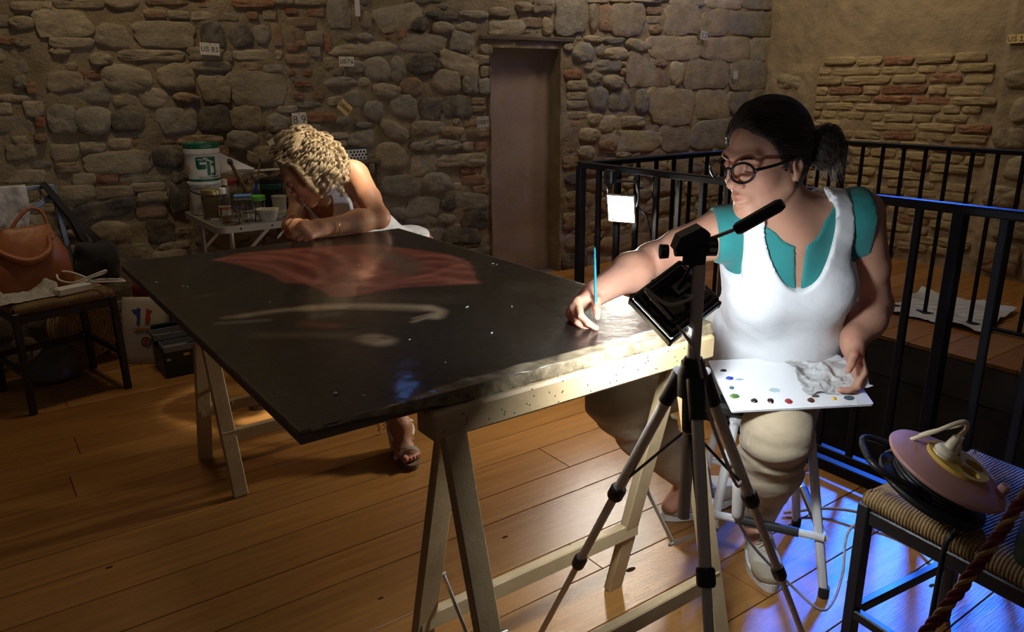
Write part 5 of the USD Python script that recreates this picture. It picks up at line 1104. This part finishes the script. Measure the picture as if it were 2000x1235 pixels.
fR = norm(np.array([1.081, 1.286, .803]) - wrR); pR = np.array([.1, -.75, -.65])
tR = hand_field(B, wrR, fR, pR, -1, ((.75, .75, .35), (.85, .9, .45), (1.0, 1.0, .5), (1.05, 1.05, .5)), thumb=(.5, .55, .35))
fL = norm(np.array([-.35, -.45, -.78])); pL = np.array([-.80, .40, -.25])
tL = hand_field(B, wrL, fL, pL, 1, ((.5, .7, .4), (.5, .8, .4), (.55, .8, .4), (.6, .8, .4)), thumb=(.75, .45, .2))
hpR, hpL = T1.w((0, -.085, -.01)), T1.w((0, .085, -.01))
leg_field(B, hpR, knR, anR); leg_field(B, hpL, knL, anL)
B.cone(anR, anR + (-.06, .02, -.075), .034, .026, .03); B.cone(anL, anL + (-.06, -.07, -.055), .034, .026, .03)
woman = thing('person', 'seated woman with dark bun, black glasses and white vest over teal blouse', 'person')
print('tips', [tuple(np.round(q, 3)) for q in tR]) if DEBUG else None
bm = relax(surface(B, (1.0, .78, .0), (2.06, 1.62, 1.32), .0044), 2)
# finer head and hands come from projecting the vertices onto the exact surface
def project(f, m, it=2, e=.0008):
    for _ in range(it):
        V = m.vertices.copy(); d = f(V); g = np.stack([f(V + np.eye(3)[i] * e) - f(V - np.eye(3)[i] * e) for i in range(3)], 1) / (2 * e)
        m.vertices = V - np.clip(d, -.0015, .0015)[:, None] * g / np.maximum((g * g).sum(1), .6)[:, None]
    return m
def with_fine_head(f, m, H, ctr=(.02, 0, -.02), r=.135):
    """splits the triangles of the face in four and projects the new points on the surface"""
    L = H.l(m.vertices); near = (np.abs(L - np.array(ctr)) < r).all(1) & (L[:, 0] > -.04) & (L[:, 2] < .08)
    fi = np.nonzero(near[m.faces].any(1))[0]
    v, fa = trimesh.remesh.subdivide(np.array(m.vertices), np.array(m.faces), face_index=fi)
    m2 = trimesh.Trimesh(v, fa, process=False); n0 = len(m.vertices)
    sel = np.nonzero((np.abs(H.l(v) - np.array(ctr)) < r * .97).all(1))[0]
    sub = trimesh.Trimesh(v[sel], [], process=False); sub = project(f, sub, 2, .0006); v2 = np.array(v); v2[sel] = sub.vertices; m2.vertices = v2
    return m2
bm = with_fine_head(B, bm, H1)
bp = part(woman, 'body', bm, SKIN, True); primvar(bp, 'tint', lip_tint(H1, bm.vertices, S1))
# clothes
def cloth(fr, f, off, cuts, lo, hi, h=.0048, wr=.0, sm=3, seed=1, flare=0.0):
    def g(P, reach=.03):
        d = f(P, reach=reach + .03) - off; L = fr.l(P)
        if flare: d = d - flare * np.clip(.28 - L[:, 2], 0, .3)
        if wr: d = d + wr * (meshkit.fbm(np.stack([L[:, 0] * 9, L[:, 1] * 5, L[:, 2] * 16 + 2 * L[:, 1] * 6], -1), 3, seed) - .5)
        for c in cuts: d = np.maximum(d, c(L))
        return d
    return relax(surface(g, lo, hi, h), sm)
hole = lambda a, b, zc, front=True, xc=0: (lambda L: np.minimum(1.0, np.where((L[:, 0] > -.005) == front, -(np.sqrt((L[:, 1] / a) ** 2 + ((L[:, 2] - zc) / b) ** 2) - 1) * min(a, b), -1.0)))
def armhole(xs, zt): return lambda L: np.abs(L[:, 1]) - np.where(L[:, 2] > zt, xs, xs + (zt - L[:, 2]) * 1.1)
slit = lambda L: np.where(L[:, 0] > 0, np.minimum(.003 + .07 * np.clip(L[:, 2] - .33, 0, .2) - np.abs(L[:, 1] + .004), L[:, 2] - .33), -1.0)
TORB = Field(); TORB.p += TOR.p
for s_, e_ in ((shR, elR), (shL, elL)): TORB.cone(s_, s_ * .8 + e_ * .2, .057, .053, .04)
bl = cloth(T1, TORB, .005, (hole(.062, .052, .53), hole(.066, .046, .54, False), armhole(.182, .37), slit, lambda L: -.02 - L[:, 2], lambda L: L[:, 2] - .512 - .6 * np.maximum(np.abs(L[:, 1]) - .06, 0)), (1.25, .75, .40), (2.05, 1.60, 1.12), .0050, .003, 2)
part(woman, 'blouse', bl, TEAL, True, label='teal sleeveless blouse with a slit neckline')
vs_ = cloth(T1, TOR, .0150, (hole(.088, .205, .575), hole(.085, .13, .585, False), armhole(.128, .39), lambda L: .005 - L[:, 2]), (1.22, .72, .40), (2.06, 1.62, 1.12), .0055, .008, 2, 5, .10)
part(woman, 'vest', vs_, VESTW, True, label='white sleeveless vest')
LEGS = Field(); LEGS.ell(pel - T1.v((.0, 0, .0)), (.125, .182, .11), T1.R, .05)
for hp, kn, an in ((hpR, knR, anR), (hpL, knL, anL)): leg_field(LEGS, hp, kn, an, (.093, .080, .080, .048))
cutR = lambda P, an=anR, kn=knR: ((P - an) @ norm(an - kn)) - .012
def tr(P, reach=.03):
    d = LEGS(P, reach); nz_ = meshkit.fbm(P * np.array([12, 12, 22]), 3, 8) - .5; fade = np.clip((P[:, 2] - .05) / .2, .3, 1)
    d = d + .009 * nz_ * fade + .0045 * np.sin(P[:, 2] * 95 + 7 * nz_) * np.exp(-((P[:, 2] - .40) / .07) ** 2)
    for an, kn in ((anR, knR), (anL, knL)):
        ax = norm(an - kn); q = (P - an) @ ax; near = np.linalg.norm(P - an, axis=1) < .14
        d = np.where(near, np.maximum(d, q + .012), d)
    return d
tm = relax(surface(tr, (1.2, .85, .05), (2.0, 1.56, .72), .005), 3)
part(woman, 'trousers', tm, CHINO, True, label='beige chino trousers')
# hair
def cranium(H, d, off):
    d = d / np.linalg.norm(d, axis=-1, keepdims=True); r = np.array([.094, .073, .086]) + off
    return np.array([-.012, 0, .036]) + d / np.sqrt(((d / r) ** 2).sum(-1, keepdims=True))
HC = Field(); HC.ell(H1.w((-.014, 0, .037)), (.101, .080, .095), H1.R); HC.ell(H1.w((-.035, 0, -.02)), (.070, .070, .075), H1.R, .03)
def hc(P, reach=.03):
    d = HC(P, reach); L = H1.l(P)
    d = d + .0022 * np.sin(np.arctan2(L[:, 1], L[:, 2] - .0) * 46 + 3 * np.sin(L[:, 0] * 40)) * .6
    wav = .006 * np.sin(L[:, 1] * 60)
    d = np.maximum(d, .95 * L[:, 0] - .30 * L[:, 2] - .042 - wav * .3 + .36 * np.maximum(np.abs(L[:, 1]) - .03, 0)); d = np.maximum(d, -.078 - L[:, 2] - .35 * (L[:, 0] + .06))
    ear = np.sqrt(((L[:, 0] + .012) / .024) ** 2 + ((np.abs(L[:, 1]) - .08) / .03) ** 2 + ((L[:, 2] + .018) / .036) ** 2) - 1
    return np.maximum(d, -ear * .022)
BUN = np.array([1.612, 1.035, 1.158]); BUNR = .050
hm = relax(surface(hc, H1.o - .16, H1.o + .16, .0035), 1)
hair = part(woman, 'hair', hm, HCAP, True, label='dark brown hair pulled back into a bun')
r = np.random.default_rng(4); st = []
bd = H1.l(BUN[None])[0] - np.array([-.012, 0, .036]); bd = bd / np.linalg.norm(bd)
for k in range(2200):
    d0 = np.array([r.uniform(-.3, .95), r.normal(0, .75), r.uniform(-.25, 1.0)]); d0 /= np.linalg.norm(d0)
    L0 = cranium(H1, d0[None], .008)[0]
    if .95 * L0[0] - .30 * L0[2] - .050 + .36 * max(abs(L0[1]) - .03, 0) > 0 or d0 @ bd > .9: continue
    t = np.linspace(0, 1, 12)[:, None]; D = d0 * (1 - t) + bd * t + np.array([0, 0, .25]) * np.sin(np.pi * t) * (d0[2] > .2) * .3
    st.append(H1.w(cranium(H1, D, .009 + r.uniform(-.001, .0022) + .003 * np.sin(np.pi * t))))
curves(hair, 'strands', st, .0011, HAIRD, taper=False)
bu = []
for k in range(900):
    a = r.normal(size=3); a /= np.linalg.norm(a); b = r.normal(size=3); b = norm(np.cross(a, b)); R0 = BUNR * r.uniform(.55, 1.0); th = np.linspace(0, r.uniform(1.2, 3.0), 14)[:, None]
    pts = BUN + (np.cos(th) * a + np.sin(th) * b) * R0 * np.array([1.0, .85, 1.08]); bu.append(pts)
for k in range(170):
    a = norm(r.normal(size=3) * .7 + np.array([.7, -.4, -.9])); s0 = BUN + a * BUNR * .8; t = np.linspace(0, 1, 8)[:, None]; bu.append(s0 + a * t * r.uniform(.01, .032) + np.array([.01, 0, -.03]) * t ** 2 * r.uniform(.3, 1.2))
for k in range(26):
    d0 = norm(np.array([-1.0, r.normal(0, .35), -.65 + r.normal(0, .1)])); s0 = H1.w(cranium(H1, d0[None], .004)[0]); t = np.linspace(0, 1, 8)[:, None]; bu.append(s0 + H1.v((-.02, 0, -.03)) * t * r.uniform(.5, 1.3) + r.normal(0, .006, 3) * t)
for k in range(70):
    d0 = norm(np.array([r.uniform(.2, .75), r.normal(0, .45), .75])); s0 = H1.w(cranium(H1, d0[None], .008)[0]); t = np.linspace(0, 1, 7)[:, None]; bu.append(s0 + H1.v((.002, r.normal(0, .01), .005)) * t + r.normal(0, .006, 3) * t ** 2)
curves(hair, 'bun_strands', bu, .0011, HAIRD)
bs = trimesh.creation.icosphere(3, BUNR * .86); bs.vertices = bs.vertices * np.array([1, .85, 1.08]) * (1 + .10 * (meshkit.fbm(bs.vertices * 60, 3, 2)[:, None] - .5)) + BUN; part(hair, 'bun', bs, HCAP, True)
part(hair, 'hair_tie', tube([BUN - norm(BUN - H1.o) * (BUNR * .95) + .016 * (math.cos(a) * T1.R[:, 1] + math.sin(a) * np.array([0, 0, 1.0])) for a in np.linspace(0, 2 * np.pi, 11)], .004, 8), INK)
BROW = mat('brow_hair', (.045, .028, .02), .7)
for s in (-1, 1): part(woman, 'eyebrow', eyebrow(H1, s), BROW, True); part(woman, 'eyelashes', lash(H1, s), INK, True)
# glasses
GF = mat('glasses_frame', (.008, .008, .009), .25); LENS = pane('spectacle_lens', (.98, .98, .98), 1.08)
gl = UsdGeom.Xform.Define(stage, path_for(woman, 'glasses')); meta(gl, 'black-framed glasses')
for s in (-1, 1):
    a = np.linspace(0, 2 * np.pi, 25); ring = np.stack([.1145 - .006 * (np.cos(a) * s * s > 9) - .010 * np.clip(s * (np.cos(a) * s), -1, 1) * .6, s * .0345 + s * np.cos(a) * .0275, -.004 + np.sin(a) * .0215 + .003 * np.cos(a)], 1)
    part(gl, 'rim', put(tube(ring, .0029, 8, 72), H1), GF, True)
    lm = grid(np.stack([ring[None, :] * q + ring.mean(0) * (1 - q) for q in (0.02, .5, .97)]).reshape(3, 25, 3)); part(gl, 'lens', put(lm, H1), LENS, True)
    part(gl, 'temple', put(tube([(.108, s * .060, .003), (.100, s * .068, .004), (.05, s * .078, .005), (-.005, s * .082, .008), (-.022, s * .081, -.004), (-.03, s * .079, -.02)], [.003, .0035, .0032, .0028, .0025, .002], 8), H1), GF, True)
part(gl, 'bridge', put(tube([(.1165, -.0095, .002), (.1185, 0, .005), (.1165, .0095, .002)], .0022, 8), H1), GF, True)
part(woman, 'ear_stud', put(lathe([(0, .003), (.002, .002), (.0026, 0)], 10, (-.006, .081, -.044), [[1, 0, 0], [0, 0, 1], [0, -1, 0]]), H1), STEEL, label='small pearl ear stud')
# shoes
SHOE = knit('shoe_cloth', (.50, .46, .38)); SOLE = mat('shoe_sole', (.62, .60, .54), .5); TOECAP = mat('toe_leather', (.36, .30, .20), .6)
def shoe(parent, heel, toe, an, lab):
    heel, toe = np.array(heel, float), np.array(toe, float); f = norm(toe - heel); fr = Frame(heel, f, (0, 0, 1)); L = np.linalg.norm(toe - heel)
    S_ = Field(); e = lambda c, r, k=.02: S_.ell(fr.w(c), r, fr.R, k)
    e((.035, 0, .055), (.042, .034, .045)); e((.09, 0, .055), (.06, .036, .045), .03); e((L - .085, 0, .038), (.085, .043, .032), .03); S_.cone(fr.w((.05, 0, .06)), an, .036, .040, .02)
    def g(P, reach=.03):
        d = S_(P, reach); q = fr.l(P); d = np.maximum(d, .018 - q[:, 2]); top = (P - np.array(an)) @ fr.v((-.25, 0, .97)); d = np.maximum(d, top + .012)
        return np.maximum(d, -(np.linalg.norm((P - np.array(an)) * 1.0, axis=1) - .034) if False else d)
    sh = UsdGeom.Xform.Define(stage, path_for(parent, 'shoe')); meta(sh, lab)
    part(sh, 'upper', relax(surface(g, fr.w((L / 2, 0, .06)) - .19, fr.w((L / 2, 0, .06)) + .19, .004), 2), SHOE, True)
    a = np.linspace(0, 2 * np.pi, 40, endpoint=False); x = L / 2 + (L / 2 + .006) * np.cos(a); y = np.sin(a) * np.interp(x, [0, L * .3, L * .7, L], [.036, .036, .048, .04]) * (np.abs(np.sin(a)) ** -.25 if False else 1)
    o = Polygon(np.stack([x, y], 1)).buffer(.002); sm_ = extrude(o, .022, fr.w((0, 0, .0)), fr.R[:, 0], fr.R[:, 1]); part(sh, 'sole', sm_, SOLE, 40)
    tc = Field(); tc.ell(fr.w((L - .055, 0, .034)), (.062, .044, .031), fr.R)
    part(sh, 'toe_cap', relax(surface(lambda P, reach=.03: np.maximum(tc(P, reach), np.maximum(.020 - fr.l(P)[:, 2], L - .062 - fr.l(P)[:, 0])), fr.w((L - .05, 0, .04)) - .09, fr.w((L - .05, 0, .04)) + .09, .004), 1), TOECAP, True)
    lc = [tube([fr.w((L - .075 - .018 * k, s * .022, .064 + .006 * k)), fr.w((L - .082 - .018 * k, 0, .075 + .009 * k)), fr.w((L - .090 - .018 * k, -s * .022, .068 + .006 * k))], .002, 6) for k in range(4) for s in (-1, 1)]
    part(sh, 'laces', cat_(lc), PAPER, True, kind='stuff')
shoe(woman, (1.745, 1.225, 0), (1.572, 1.030, 0), anL, 'beige sneaker with white sole')
shoe(woman, (1.86, 1.385, .012), (1.605, 1.445, .002), anR + (.035, 0, -.01), 'beige sneaker with brown toe cap')
# what she holds
P0, P1, PW = np.array([1.396, 1.062, .556]), np.array([1.690, .893, .556]), np.array([.074, .150, .058])
t = thing('palette', 'white rectangular paint palette with dabs of colour held on the lap', 'palette')
PX_ = norm(P1 - P0); PN = norm(np.cross(PX_, PW)); PY_ = np.cross(PN, PX_); PFR = np.stack([PX_, PY_, PN], 1); PL_, PH_ = np.linalg.norm(P1 - P0), PW @ PY_
part(t, 'board', extrude(sbox(0, 0, PL_, PH_).buffer(.008).buffer(-.002), .006, P0, PX_, PY_), WHITE, 20)
def dab(name, pts, c, hgt=.0035, seed=0, gl=.3):
    q = np.random.default_rng(seed); P = Point(0, 0).buffer(1, 8); xy = np.array(P.exterior.coords)[:-1] * pts[1] * (1 + q.normal(0, .07, (len(P.exterior.coords) - 1, 1)))
    n = len(xy); V = np.vstack([np.c_[xy, np.full(n, .0061)], np.c_[xy * .72, np.full(n, .0061 + hgt * .9) + q.normal(0, hgt * .15, n)], [[0, 0, .0061 + hgt]]]); i = np.arange(n); j = (i + 1) % n
    m = trimesh.Trimesh(V, np.vstack([np.c_[i, j, j + n], np.c_[i, j + n, i + n], np.c_[i + n, j + n, np.full(n, 2 * n)]]), process=False)
    m.vertices = m.vertices @ PFR.T + pts[0]; part(t, 'paint_dab', m, mat('paint_' + name, c, gl), True)
DABS = (('black', (1412, 728), (.009, .004), (.008, .008, .014)), ('ultramarine', (1424, 743), (.010, .006), (.02, .05, .35)), ('sky', (1443, 745), (.011, .003), (.25, .45, .65)), ('teal', (1428, 762), (.006, .005), (.02, .12, .14)), ('green', (1434, 778), (.012, .008), (.07, .16, .03)), ('umber_black', (1472, 787), (.009, .007), (.012, .010, .012)), ('maroon', (1504, 787), (.007, .009), (.03, .006, .008)), ('red', (1539, 788), (.010, .009), (.33, .04, .04)), ('brown', (1583, 786), (.009, .008), (.10, .04, .02)), ('olive', (1592, 778), (.010, .004), (.10, .10, .05)), ('yellow', (1628, 783), (.006, .005), (.75, .42, .01)), ('slate', (1657, 781), (.013, .009), (.07, .12, .15)), ('mix', (1512, 766), (.013, .008), (.42, .55, .55)))
for k, (n_, xy, rr, c) in enumerate(DABS):
    d_ = CAM_F + CAM_R * (xy[0] - 1000) / 1504 + CAM_U * (617.5 - xy[1]) / 1504; P = CAM_P + d_ * (((P0 - CAM_P) @ PN) / (d_ @ PN))
    dab(n_, (P, np.array(rr)), c, .0012 if n_ in ('sky', 'mix', 'slate', 'olive') else .0035, k)
TISS = usdkit.material(stage, '/World/Looks/tissue', {'d': ('principled_bsdf', {'base_color': (.72, .72, .70), 'roughness': .9}), 't': ('translucent_bsdf', {'color': (.7, .7, .68)}), 'x': ('mix_closure', {'fac': .35})}, [('d.BSDF', 'x.closure1'), ('t.BSDF', 'x.closure2')], surface='x.closure')
def tis(u, v):
    a = PL_ * .80 + (u - .5) * .17 + .02 * fb(u, v, 5, 24); b = PH_ * .55 + (v - .5) * .13 + .02 * fb(u, v, 5, 25)
    z = .009 + .05 * np.clip(fb(u, v, 4, 22) + .18, 0, 1) * np.clip(1.3 - 1.6 * np.abs(v - .5), 0, 1) + .02 * np.clip(np.abs(u - .5) * 2 - .6, 0, 1)
    return P0 + a[..., None] * PX_ + b[..., None] * PY_ + z[..., None] * PN
single('tissue', crumple(54, 44, tis, .0012), TISS, 'crumpled white tissue with a dark paint smear lying on the palette under the hand', 'tissue', smooth=True)
bt, btop = np.array([1.106, 1.228, .7795]), np.array([1.150, 1.288, .945])
t = thing('paint_brush', 'thin turquoise paint brush held upright in the hand of the woman with glasses', 'brush'); bd_ = norm(btop - bt)
part(t, 'handle', tube([bt + bd_ * .045, bt + bd_ * .10, btop - bd_ * .01, btop], [.0028, .0034, .0024, .001], 10), mat('turquoise_lacquer', (.02, .20, .27), .3), True)
part(t, 'ferrule', rod(bt + bd_ * .022, bt + bd_ * .047, .0016, 10, .0026), STEEL); part(t, 'bristles', tube([bt + bd_ * .023, bt + bd_ * .01, bt], [.0016, .0014, .0004], 8), BRIS, True)

# ------------------------------------------------------------------ the blonde woman leaning over the far edge
pel2 = np.array([1.495, 2.965, .550]); nb2 = np.array([1.150, 2.985, .965])
f2_ = np.array([-.9, -.44, 0]); u2 = norm(nb2 - pel2); f2_ = norm(f2_ - u2 * (f2_ @ u2)); T2 = Frame(pel2, f2_, nb2 - pel2)
H2 = Frame((1.100, 2.890, .990), (-.78, .26, -.55), (-.52, .14, .84))
shR2, shL2 = T2.w((-.02, -.158, .44)), T2.w((-.02, .158, .44))
elL2, wrL2 = np.array([1.272, 2.640, .822]), np.array([1.045, 2.628, .815])
elR2, wrR2 = np.array([1.07, 3.00, .76]), np.array([.990, 2.79, .80])
knL2, anL2, toL2 = np.array([1.235, 2.66, .47]), np.array([1.160, 2.335, .105]), np.array([1.122, 2.205, .022])
knR2, anR2, toR2 = np.array([1.03, 3.00, .47]), np.array([.955, 3.075, .105]), np.array([.845, 3.060, .022])
TOR2 = Field(); torso_field(TOR2, T2, .142, 1.06)
TOR2.cone(nb2 - T2.v((.02, 0, .03)), H2.w((-.03, 0, -.05)), .052, .050, .035); TOR2.cone(H2.w((.0, 0, -.075)), nb2 + T2.v((.03, 0, -.02)), .034, .036, .03)
B2 = Field(); B2.p += TOR2.p
head_field(B2, H2, .95, 1.1)
arm_field(B2, shR2, elR2, wrR2, (.050, .041, .040, .026)); arm_field(B2, shL2, elL2, wrL2, (.050, .041, .040, .026))
tL2 = hand_field(B2, wrL2, norm(np.array([-.93, -.25, -.05])), np.array([-.15, .75, -.65]), 1, ((.9, 1.1, .6), (1.0, 1.2, .6), (1.1, 1.2, .6), (1.1, 1.2, .6)), thumb=(.35, .55, .35))
tR2 = hand_field(B2, wrR2, norm(np.array([.05, -.95, .05])), np.array([.6, 0, -.8]), -1, ((.9, 1.0, .6), (1.0, 1.0, .6), (1.0, 1.1, .6), (1.0, 1.1, .6)), thumb=(.4, .5, .3))
hpR2, hpL2 = T2.w((0, -.08, -.01)), T2.w((0, .08, -.01))
leg_field(B2, hpR2, knR2, anR2, (.078, .052, .052, .032)); leg_field(B2, hpL2, knL2, anL2, (.078, .052, .052, .032))
tipsL = foot_field(B2, anL2, toL2, side=-1); tipsR = foot_field(B2, anR2, toR2, side=1)
lady = thing('person', 'blonde curly-haired woman in white top leaning over the far edge of the painting', 'person')
bm2 = with_fine_head(B2, relax(surface(B2, (.76, 2.12, .0), (1.80, 3.36, 1.2), .0046), 2), H2)
bp = part(lady, 'body', bm2, SKIN, True); primvar(bp, 'tint', lip_tint(H2, bm2.vertices, S2))
TOPW = knit('white_top', (.70, .71, .74))
vt2 = cloth(T2, TOR2, .010, (hole(.085, .19, .56), hole(.085, .16, .57, False), armhole(.118, .36), lambda L: .02 - L[:, 2]), (.90, 2.60, .45), (1.82, 3.40, 1.10), .005, .006, 2, 3)
part(lady, 'top', vt2, TOPW, True, label='white sleeveless top')
SH = Field(); SH.ell(pel2, (.12, .175, .115), T2.R, .05)
for hp, kn in ((hpR2, knR2), (hpL2, knL2)): SH.cone(hp, np.array(hp) * .25 + np.array(kn) * .75, .092, .078, .05)
part(lady, 'shorts', relax(surface(lambda P, reach=.03: SH(P, reach), (.95, 2.55, .3), (1.85, 3.3, .78), .007), 2), CHINO, True, label='beige shorts')
for s in (-1, 1): part(lady, 'eyebrow', eyebrow(H2, s), mat('light_brow', (.12, .07, .035), .7) if s < 0 else '/World/Looks/light_brow', True); part(lady, 'eyelashes', lash(H2, s), INK, True)
# curls
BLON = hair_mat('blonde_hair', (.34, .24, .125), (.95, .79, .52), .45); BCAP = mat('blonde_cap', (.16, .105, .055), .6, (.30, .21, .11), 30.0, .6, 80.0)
HB = Field(); HB.ell(H2.w((-.022, 0, .048)), (.104, .090, .092), H2.R); HB.ell(H2.w((-.06, 0, -.01)), (.075, .088, .085), H2.R, .03)
def hb2(P, reach=.03):
    d = HB(P, reach) + .014 * (meshkit.fbm(P * 45, 3, 3) - .5); L = H2.l(P)
    return np.maximum(d, .80 * L[:, 0] - .60 * L[:, 2] - .012)
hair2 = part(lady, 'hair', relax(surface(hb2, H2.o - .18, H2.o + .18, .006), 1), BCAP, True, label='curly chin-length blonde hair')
r = np.random.default_rng(12); cs = []
while len(cs) < 7000:
    d0 = norm(np.array([r.uniform(-1, .85), r.normal(0, .8), r.uniform(-.55, 1.0)])); L0 = cranium(H2, d0[None], .010)[0]
    if .80 * L0[0] - .60 * L0[2] - .002 > 0: continue
    out = H2.v(norm(d0 * np.array([1, 1, .55]) + np.array([.05, 0, .0]))); s0 = H2.w(L0); n = 26; t = np.linspace(0, 1, n)
    Ln = r.uniform(.06, .12); g = np.array([0, 0, -1.0])
    d = out.copy(); p = s0.copy(); P = [p]
    for k in range(n - 1):
        d = norm(d + g * (.16 + .10 * k / n) + H2.v((.02, 0, 0)) * (d0[0] > 0)); p = p + d * Ln / (n - 1)
        q = H2.l(p[None])[0] - np.array([-.03, 0, .02]); rr = np.sqrt(((q / np.array([.112, .096, .100])) ** 2).sum())
        if rr < 1: p = H2.w(np.array([-.03, 0, .02]) + q / max(rr, .3))
        q = H2.l(p[None])[0]; lim = .020 + .9 * max(q[2] - .055, 0)
        if q[0] > lim: p = p + H2.v((lim - q[0], (.5 * (q[0] - lim)) * (1 if q[1] > 0 else -1), 0))
        P.append(p)
    P = np.array(P); a1 = norm(np.cross(d, (0.3, .2, 1))); a2 = np.cross(d, a1)
    w = r.integers(0, 400) if False else int(len(cs) // 14); wr_ = np.random.default_rng(900 + w); ph = wr_.uniform(0, 6.28); fq = wr_.uniform(10, 17); am = wr_.uniform(.006, .012)
    env = np.clip(t * 2.5, 0, 1)[:, None] * am
    P = P + env * (np.cos(ph + fq * t)[:, None] * a1 + np.sin(ph + fq * t)[:, None] * a2) + r.normal(0, .0009, 3) * t[:, None]
    cs.append(P)
    if len(cs) % 14:                                            # a lock: strands that keep together
        for q in range(13 - (len(cs) - 1) % 14):
            o = r.normal(0, .0022, 3); cs.append(P + o * (.4 + t[:, None]) + r.normal(0, .0018, 3) * t[:, None] ** 2)
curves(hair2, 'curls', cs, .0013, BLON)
# jewellery and sandals
GOLDM = mat('gold', (.75, .50, .20), .25, metal=1.0)
ax = norm(wrL2 - elL2)
for q in (.80, .86): c_ = elL2 + (wrL2 - elL2) * q; _, a_, b_ = frame(ax); rr = .034 - .006 * (q - .8) / .06; part(lady, 'bracelet', tube([c_ + rr * (math.cos(k) * a_ + math.sin(k) * b_) for k in np.linspace(0, 2 * np.pi, 17)], .0011, 6), GOLDM, True)
nk = [T2.w((.062 + .035 * math.cos(k) if False else .0, 0, 0)) for k in ()]
c0_ = nb2 + T2.v((.0, 0, -.01)); pts = [c0_ + T2.v((.075, .045, .0)), c0_ + T2.v((.105, .022, -.06)), c0_ + T2.v((.112, 0, -.10)), c0_ + T2.v((.105, -.022, -.06)), c0_ + T2.v((.075, -.045, .0))]
part(lady, 'necklace', tube(pts, .001, 6), GOLDM, True)
SOLEB = mat('cork_sole', (.16, .10, .06), .7); STRAP = mat('pale_leather', (.62, .52, .47), .5); NAIL = mat('red_nail', (.40, .02, .03), .25)
def sandal(an, toe, tips, side, lab):
    an, toe = np.array(an), np.array(toe); f = norm((toe - an) * (1, 1, 0)); l = np.cross((0, 0, 1), f) * side
    s = UsdGeom.Xform.Define(stage, path_for(lady, 'sandal')); meta(s, lab)
    hl = an - f * .065; L = np.linalg.norm((toe - hl)[:2]) + .012; a = np.linspace(0, 2 * np.pi, 36, endpoint=False); x = L / 2 + L / 2 * np.cos(a); y = np.sin(a) * np.interp(x, [0, L * .35, L * .75, L], [.034, .034, .046, .040]) - .012 * np.clip(x / L, 0, 1)
    part(s, 'sole', extrude(Polygon(np.stack([x, y], 1)), .020, (hl[0], hl[1], 0), f, l if side > 0 else -l) if side > 0 else extrude(Polygon(np.stack([x, -y], 1)), .020, (hl[0], hl[1], 0), f, np.cross((0, 0, 1), f)), SOLEB, 40)
    def strap(pts, nm='strap'):
        P = spline([np.array(p) for p in pts], 14)
        for _ in range(3):
            d = B2(P); g = np.stack([B2(P + np.eye(3)[i] * .001) - B2(P - np.eye(3)[i] * .001) for i in range(3)], 1); g /= np.maximum(np.linalg.norm(g, axis=1, keepdims=True), 1e-6)
            P = P + g * np.clip(.0022 - d, -.02, .03)[:, None]; P[:, 2] = np.maximum(P[:, 2], .012)
        part(s, nm, cat_([beam(P[i], P[i + 1], .0135, .003, up=norm((P[i] + P[i + 1]) / 2 - (an + f * .03) * (1, 1, 0) - (0, 0, .03)), bev=.0008) for i in range(13)]), STRAP, True)
    bl = toe - f * .052; z = lambda p, h: np.array([p[0], p[1], h])
    strap([z(bl + l * .036, .018), z(bl + l * .026, .040), z(bl - l * .004, .050), z(bl - l * .034, .040), z(bl - l * .046, .016)])
    strap([z(an + f * .03 + l * .040, .022), z(an + f * .032 + l * .028, .058), z(an + f * .034, .082), z(an - l * .030 + f * .0, .105), z(an - l * .030 - f * .03, .112)])
    strap([z(an + f * .035 - l * .042, .022), z(an + f * .034 - l * .028, .058), z(an + f * .034, .084), z(an + l * .030, .105), z(an + l * .030 - f * .03, .112)])
    strap([z(an + l * .034, .118), z(an - f * .038, .122), z(an - l * .034, .118)])
    part(s, 'buckle', box((.014, .012, .004), z(bl - l * .030, .046), np.stack([f, l, (0, 0, 1)], 1), .001), GOLDM)
    for b, r_q, ff, ll in tips:
        nl = trimesh.creation.icosphere(1, 1.0); nl.vertices = nl.vertices * (r_q * .62, r_q * .62, r_q * .25); nl.vertices = nl.vertices @ np.stack([ff, ll, (0, 0, 1)]) + b + ff * r_q * .35 + (0, 0, r_q * .78); part(s, 'toenail', nl, NAIL, True)
sandal(anL2, toL2, tipsL, -1, 'pale strappy sandal'); sandal(anR2, toR2, tipsR, 1, 'pale strappy sandal')
sw0 = np.array([.900, 2.700, .782]); sw1 = np.array([1.005, 2.665, .905])
t = thing('cotton_swab', 'thin wooden swab stick with cotton tip in the hand of the blonde woman', 'swab')
part(t, 'stick', rod(sw0, sw1, .0016, 8), HANDLE); part(t, 'cotton', tube([sw0 - norm(sw1 - sw0) * .004, sw0 + norm(sw1 - sw0) * .012, sw0 + norm(sw1 - sw0) * .035], [.002, .0042, .0018], 8), PAPER, True)
